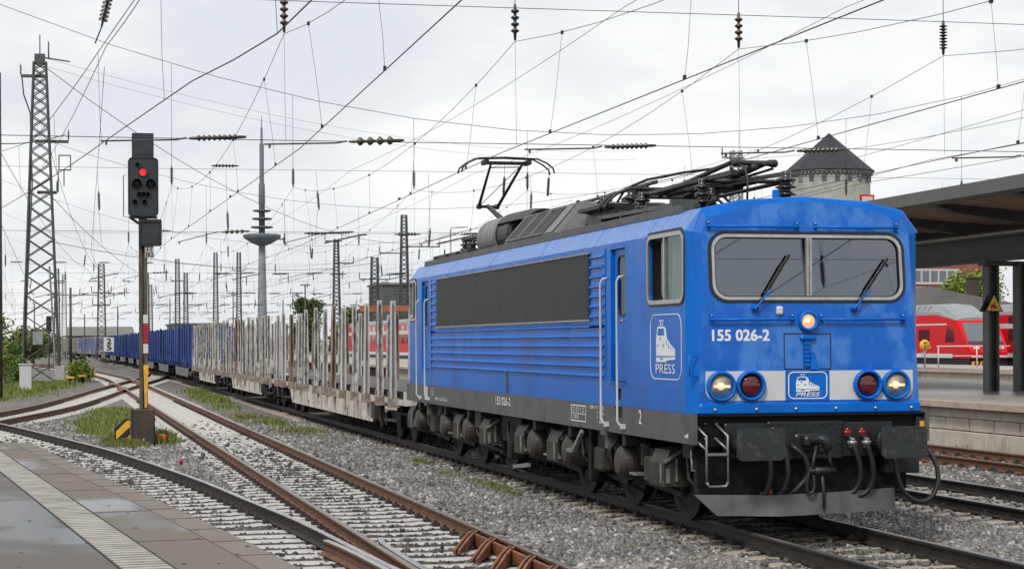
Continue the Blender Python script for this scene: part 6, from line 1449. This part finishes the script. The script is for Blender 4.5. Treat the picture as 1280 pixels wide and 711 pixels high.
MB().bb(14.6, 26, 127.3, 127.9, 4.7, 5.15).build('beam', M['orangebeam'], ob)
for x in (14.9, 25.6): MB().bb(x-.15, x+.15, 127.4, 127.8, -.2, 4.7).build('post', M['mast_dark'], ob)
wh = thing('warehouse', 'long low grey warehouse roof on the horizon left of the signal', 'building', (-5, 520, 0))
MB().bb(-4, 12, 515, 545, -.2, 4.6).build('wall', M['plaster'], wh); MB().loft([[(x, 512, 4.6), (x, 530, 7.2), (x, 548, 4.6)] for x in (-5, 13)], caps=True).build('roof', M['roofgreyhouse'], wh)
wh2 = thing('warehouse', 'grey block building on the horizon above the nearest blue wagons', 'building', (30, 420, 0))
MB().bb(18, 30, 420, 450, -.2, 6.6).build('wall', M['plaster'], wh2); MB().bb(17.6, 30.4, 419.6, 450.4, 6.6, 7.0).build('roof', M['roofgreyhouse'], wh2)
hb = tag(MB().rbox(-10.35, -9.75, 79.6, 80.0, -.2, 1.2, .03).bb(-10.4, -9.7, 79.55, 80.05, 1.2, 1.26).build('relay_cabinet', M['wallwhite']), 'pale grey relay cabinet in the grass left of the lattice mast foot', 'cabinet')
nb = thing('number_board', 'white number board on thin posts in front of the far blue wagons', 'sign', (-3.3, 173.7, 0))
pb = MB().bb(-3.85, -2.85, 173.6, 173.66, 1.5, 2.9).build('panel', M['white'], nb); MB().tube([(-4.6, 173.75, -.2), (-4.6, 173.75, 2.9), (-2.9, 173.75, 2.9)], .05, 6).tube([(-2.9, 173.75, -.2), (-2.9, 173.75, 2.9)], .05, 6).tube([(-4.6, 173.75, 1.5), (-2.9, 173.75, 1.5)], .05, 6).build('frame', M['galv'], nb)
for c_, z_ in (('2', 2.25), ('5', 1.62)): text_into(MB(), c_, .52, .42, (-3.56, 173.595, z_), (1, 0, 0), (0, 0, 1), bold=.05).build('lettering', M['black'], pb)
ds = thing('distant_signal', 'small dark signal on a thin mast right of the tall lattice mast', 'signal', (-9.1, 165, 0)); MB().tube([(-9.1, 165, -.2), (-9.1, 165, 4.6)], .07, 6).build('post', M['mast_dark'], ds); MB().rbox(-9.35, -8.85, 164.8, 164.9, 3.4, 4.9, .05).build('head', M['black'], ds)
for k, (x, y, lb) in enumerate(((-6.9, 103.5, 'nearest low yellow point lever box beside the crossing'), (-6.35, 113.0, 'yellow topped point lever box, middle one beside the crossing'), (-5.95, 122.0, 'far yellow topped point lever box beside the crossing'), (-7.7, 97.5, 'small yellow point lever box closest to the lattice mast foot'))):
    pm_ = thing('point_motor', lb, 'point motor', (x, y, -.2)); MB().rbox(x-.24, x+.24, y-.3, y+.3, .16, .28, .03).build('cover', M['yellow'], pm_); MB().bb(x-.1, x+.1, y-.2, y+.2, -.25, .16).build('housing', M['chassis'], pm_)
# ================================================================== vegetation
def leaf_mat(name, c1, c2, c3=None):
    m = bpy.data.materials.new(name); m.use_nodes = True; t = m.node_tree; b = t.nodes['Principled BSDF']; b.inputs['Roughness'].default_value = .6; b.inputs['Specular IOR Level'].default_value = .25
    ge = N(t, 'ShaderNodeNewGeometry'); r = N(t, 'ShaderNodeValToRGB'); e = r.color_ramp.elements
    e[0].position = 0; e[0].color = (*c1, 1); e[1].position = 1; e[1].color = (*c2, 1)
    if c3: x = e.new(.85); x.color = (*c3, 1)
    t.links.new(ge.outputs['Random Per Island'], r.inputs[0]); t.links.new(r.outputs[0], b.inputs['Base Color'])
    b.inputs['Subsurface Weight'].default_value = 0
    return m
M['leaf'] = leaf_mat('bush_leaves', (.045, .085, .018), (.15, .22, .05)); M['leaf_yellow'] = leaf_mat('yellow_green_leaves', (.09, .15, .02), (.26, .32, .05)); M['leaf_dark'] = leaf_mat('dark_leaves', (.03, .05, .015), (.09, .13, .035))
M['leaf_olive'] = leaf_mat('olive_leaves', (.07, .09, .03), (.19, .22, .07)); M['grass'] = leaf_mat('grass_blades', (.10, .14, .03), (.24, .30, .07), (.19, .22, .06)); M['dry'] = leaf_mat('dry_grass', (.13, .12, .04), (.27, .20, .09), (.17, .19, .05)); M['weed_orange'] = leaf_mat('orange_dry_weeds', (.20, .13, .05), (.30, .16, .06), (.13, .15, .04))
M['bark'] = mat('bark', (.06, .05, .04), .9)
def foliage(mb, c, rad, n, size, clumps=14, seed=0):
    r = np.random.default_rng(seed); c = np.array(c, float); rad = np.array(rad, float)
    cc = r.normal(size=(clumps, 3)); cc /= np.linalg.norm(cc, axis=1)[:, None]; cc *= r.uniform(.3, .85, (clumps, 1))
    which = r.integers(0, clumps, n); p = cc[which]+r.normal(0, .2, (n, 3)); p = c+p*rad
    nr = r.normal(size=(n, 3)); nr[:, 2] += .6; nr /= np.linalg.norm(nr, axis=1)[:, None]
    a = np.cross(nr, r.normal(size=(n, 3))); a /= np.linalg.norm(a, axis=1)[:, None]; b = np.cross(nr, a)
    s = size*r.uniform(.6, 1.3, (n, 1)); base = len(mb.v)
    V = np.stack([p-a*s, p-b*s*.55, p+a*s, p+b*s*.55], 1).reshape(-1, 3); mb.v += [tuple(q) for q in V]
    mb.f += [(base+4*i, base+4*i+1, base+4*i+2, base+4*i+3) for i in range(n)]; mb.m += [0]*n; mb.sm += [False]*n
    return mb
def shrub(name, label, c, rad, n, size, m, seed=0, cat='bush', trunk=False, group=None, clumps=14):
    t = thing(name, label, cat, (c[0], c[1], -.2), group); rnd = random.Random(seed)
    foliage(MB(), c, rad, n, size, clumps, seed).build('crown' if trunk else 'foliage', m, t)
    s = MB()
    if trunk:
        s.tube([(c[0], c[1], -.3), (c[0]+.1, c[1], c[2]-rad[2]*.5), (c[0], c[1], c[2])], [rad[0]*.09, rad[0]*.06, rad[0]*.02], 7)
        for k in range(7):
            a = rnd.uniform(0, 6.28); s.tube([(c[0], c[1], c[2]-rad[2]*.5), (c[0]+rad[0]*.6*math.cos(a), c[1]+rad[1]*.6*math.sin(a), c[2]+rad[2]*rnd.uniform(-.1, .6))], [rad[0]*.035, rad[0]*.01], 5)
        s.build('trunk', M['bark'], t)
    else:
        for k in range(9):
            a = rnd.uniform(0, 6.28); s.tube([(c[0]+.1*math.cos(a), c[1]+.1*math.sin(a), -.25), (c[0]+rad[0]*.6*math.cos(a), c[1]+rad[1]*.6*math.sin(a), c[2]+rad[2]*.4)], [.03, .01], 5)
        s.build('stems', M['bark'], t)
    return t
shrub('bush', 'yellow green bush at the right foot of the tall lattice mast', (-6.95, 108, .55), (.8, 1.0, .8), 2300, .09, M['leaf_yellow'], 1)
shrub('bush', 'tall green bush behind the left leg of the lattice mast', (-11.6, 106, 1.2), (1.0, 1.3, 1.2), 2600, .10, M['leaf'], 2)
shrub('bush', 'bush with light green shoots at the left edge of the photo', (-12.3, 92, 1.3), (1.1, 1.4, 1.6), 2600, .10, M['leaf_yellow'], 3)
shrub('bush', 'dark green bush between the cabinet and the lattice mast', (-10.9, 99, .6), (.9, 1.2, .9), 1800, .09, M['leaf'], 4)
for k, (x, y, z, r, lb) in enumerate(((-19.5, 150, 2.6, 3.6, 'olive tree crown far left of the lattice mast'), (-15.2, 165, 2.3, 3.0, 'olive bushy tree directly behind the tall lattice mast'), (-12.0, 185, 2.2, 2.4, 'low olive tree right behind the tall lattice mast'), (-11.2, 225, 2.4, 2.6, 'pale green tree above the brown wagons'))):
    shrub('tree', lb, (x, y, z), (r, r, r*.85), 4200, .20, M['leaf_olive'], 10+k, 'tree', True, 'trees along the left embankment')
shrub('tree', 'small round tree standing above the second stake wagon', (29.9, 279, 7.6), (2.4, 2.4, 2.3), 2600, .28, M['leaf_dark'], 21, 'tree', True)
for k, (x, y, z, r, lb, mk) in enumerate(((28.6, 222, 4.2, 2.6, 'green tree behind the stakes left of the dark clad building', 'leaf_olive'), (24.0, 232, 3.4, 2.2, 'broad low tree above the middle of the stake wagons', 'leaf_dark'), (36.0, 198, 4.2, 2.8, 'green tree in front of the dark clad building', 'leaf_olive'))):
    shrub('tree', lb, (x, y, z), (r, r, r*.9), 4200, .26, M[mk], 30+k, 'tree', True, 'trees beyond the stake wagons')
for k, (x, y, z, r, lb, mk) in enumerate(((106.0, 203, 8.6, 3.9, 'light green tree between brick building and chimney', 'leaf_yellow'), (101.2, 201, 7.0, 2.3, 'smaller light green tree left of the chimney', 'leaf_olive'), (104.5, 176, 8.2, 4.6, 'light green tree seen between the two canopy posts', 'leaf_yellow'), (98.0, 160, 6.2, 3.4, 'green tree at the right edge under the canopy', 'leaf_olive'))):
    shrub('tree', lb, (x, y, z), (r, r, r*.95), 7000, .24, M[mk], 50+k, 'tree', True, 'trees beyond the far platform', clumps=20)
# far treeline that reads as one mass
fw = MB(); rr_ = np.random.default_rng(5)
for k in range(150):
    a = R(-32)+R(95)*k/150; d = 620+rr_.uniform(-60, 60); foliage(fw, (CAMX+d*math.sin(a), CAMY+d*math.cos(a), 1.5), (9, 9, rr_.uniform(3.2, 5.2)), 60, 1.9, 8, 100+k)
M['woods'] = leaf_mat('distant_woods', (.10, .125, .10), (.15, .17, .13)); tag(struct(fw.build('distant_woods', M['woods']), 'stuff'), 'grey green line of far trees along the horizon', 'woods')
heap = MB(); hr = np.random.default_rng(3); ng = 22
for i in range(ng+1):
    for j in range(ng+1):
        a, b = (i/ng-.5)*2, (j/ng-.5)*2; z = max(0, 1.25*(1-math.sqrt(a*a+b*b)))+hr.normal(0, .035); heap.v.append((-5.1+a*2.6, 172+b*4, -.25+z))
heap.f = [(i*(ng+1)+j, (i+1)*(ng+1)+j, (i+1)*(ng+1)+j+1, i*(ng+1)+j+1) for i in range(ng) for j in range(ng)]; heap.m = [0]*len(heap.f); heap.sm = [False]*len(heap.f)
tag(struct(heap.build('gravel_heap', M['ballast']), 'stuff'), 'dark heap of ballast in front of the far blue wagons', 'gravel heap')
# grass: patches of blades, one object per kind
def grass(name, label, patches, m):
    r = np.random.default_rng(9); V = []; 
    for (x, y, rx, ry, n, h) in patches:
        n = int(n*.75); h = h*.85
        q = r.normal(0, .45, (n, 2)); px = x+q[:, 0]*rx; py = y+q[:, 1]*ry
        hh = h*r.uniform(.4, 1.15, n)*np.exp(-.5*(q**2).sum(1)*1.2); a = r.uniform(0, 6.28, n); w = .006+.0022*np.hypot(px-CAMX, py-CAMY)*.12
        lx, ly = r.normal(0, .35, n)*hh, r.normal(0, .35, n)*hh
        z0 = -.24
        b0 = np.c_[px-np.cos(a)*w, py-np.sin(a)*w, np.full(n, z0)]; b1 = np.c_[px+np.cos(a)*w, py+np.sin(a)*w, np.full(n, z0)]
        m0 = np.c_[px+lx*.4+np.cos(a)*w*.8, py+ly*.4+np.sin(a)*w*.8, z0+.04+hh*.6]; m1 = np.c_[px+lx*.4-np.cos(a)*w*.8, py+ly*.4-np.sin(a)*w*.8, z0+.04+hh*.6]
        t = np.c_[px+lx, py+ly, z0+.04+hh]; V.append(np.stack([b0, b1, m0, t, m1], 1).reshape(-1, 3))
    V = np.concatenate(V); mb = MB(); mb.v = [tuple(p) for p in V]; k = len(V)//5; mb.f = [(5*i, 5*i+1, 5*i+2, 5*i+3, 5*i+4) for i in range(k)]; mb.m = [0]*k; mb.sm = [False]*k
    return tag(struct(mb.build(name, m), 'stuff'), label, 'grass')
grass('grass', 'fresh green grass and weeds growing in the ballast', [(-6.5, 45.5, 1.1, 7, 1500, .28), (-7.3, 38.5, 1.0, 5, 1500, .24), (-7.6, 33.5, .6, 2.5, 700, .2), (-6.1, 27.3, .4, .9, 900, .42), (-6.75, 29.5, .9, 2, 900, .22), (-1.75, 76, .7, 4.5, 500, .35), (-2.0, 64, .8, 7, 800, .32), (-2.3, 52, .6, 4, 300, .22),
    (-11.2, 80, 2.2, 10, 4200, .42), (-10.0, 92, 2.2, 8, 3000, .45), (-12.5, 70, 2.4, 9, 2500, .4), (-8.3, 97, 1.2, 4, 900, .4), (-7.0, 115, 1.2, 8, 900, .3), (-2.35, 36, .5, 2.5, 400, .3), (-1.5, 17.7, .2, .5, 220, .14), (-1.75, 13.5, .25, 1.2, 260, .13), (11.0, 18.6, .2, .8, 60, .14), (6.9, 14.5, .35, .6, 90, .10), (6.9, 20, .35, .6, 60, .10), (-1.9, -.6, .12, .25, 90, .09)], M['grass'])
grass('grass', 'dry yellowish grass beside the signal and between the tracks', [(-6.95, 26.0, .55, .9, 1500, .24), (-7.0, 31, .7, 2, 500, .2), (-2.25, 31, .8, 3, 700, .24), (-2.5, 40, .7, 6, 600, .22), (-2.1, 26, .7, 3, 250, .14), (-1.6, 10.5, .28, 1.1, 380, .15), (-1.65, 9, .22, .6, 180, .12), (-1.7, 12, .3, 1.5, 240, .1), (-2.15, .9, .14, .3, 150, .10), (-1.55, 17.2, .2, .4, 120, .1)], M['dry'])
grass('weeds', 'orange brown withered weeds near the train track', [(-1.5, 16.9, .22, .6, 240, .12), (-1.6, 11.5, .25, 1.4, 200, .10), (-2.1, 30.5, .6, 2, 200, .16), (-7.35, 27.6, .3, .6, 160, .2), (-6.05, 27.0, .2, .3, 120, .3)], M['weed_orange'])

ad = thing('roof_sign', 'small red framed white sign between the water tower and the canopy roof', 'sign', (53.4, 119.0, 13.0))
MB().bb(52.8, 54.0, 119.0, 119.1, 12.6, 13.7).build('frame', M['trainred'], ad); MB().bb(52.95, 53.85, 118.95, 119.0, 12.75, 13.55).build('panel', M['wallwhite'], ad); MB().bb(53.35, 53.45, 119.1, 119.2, -.2, 12.7).build('post', M['mast_dark'], ad)
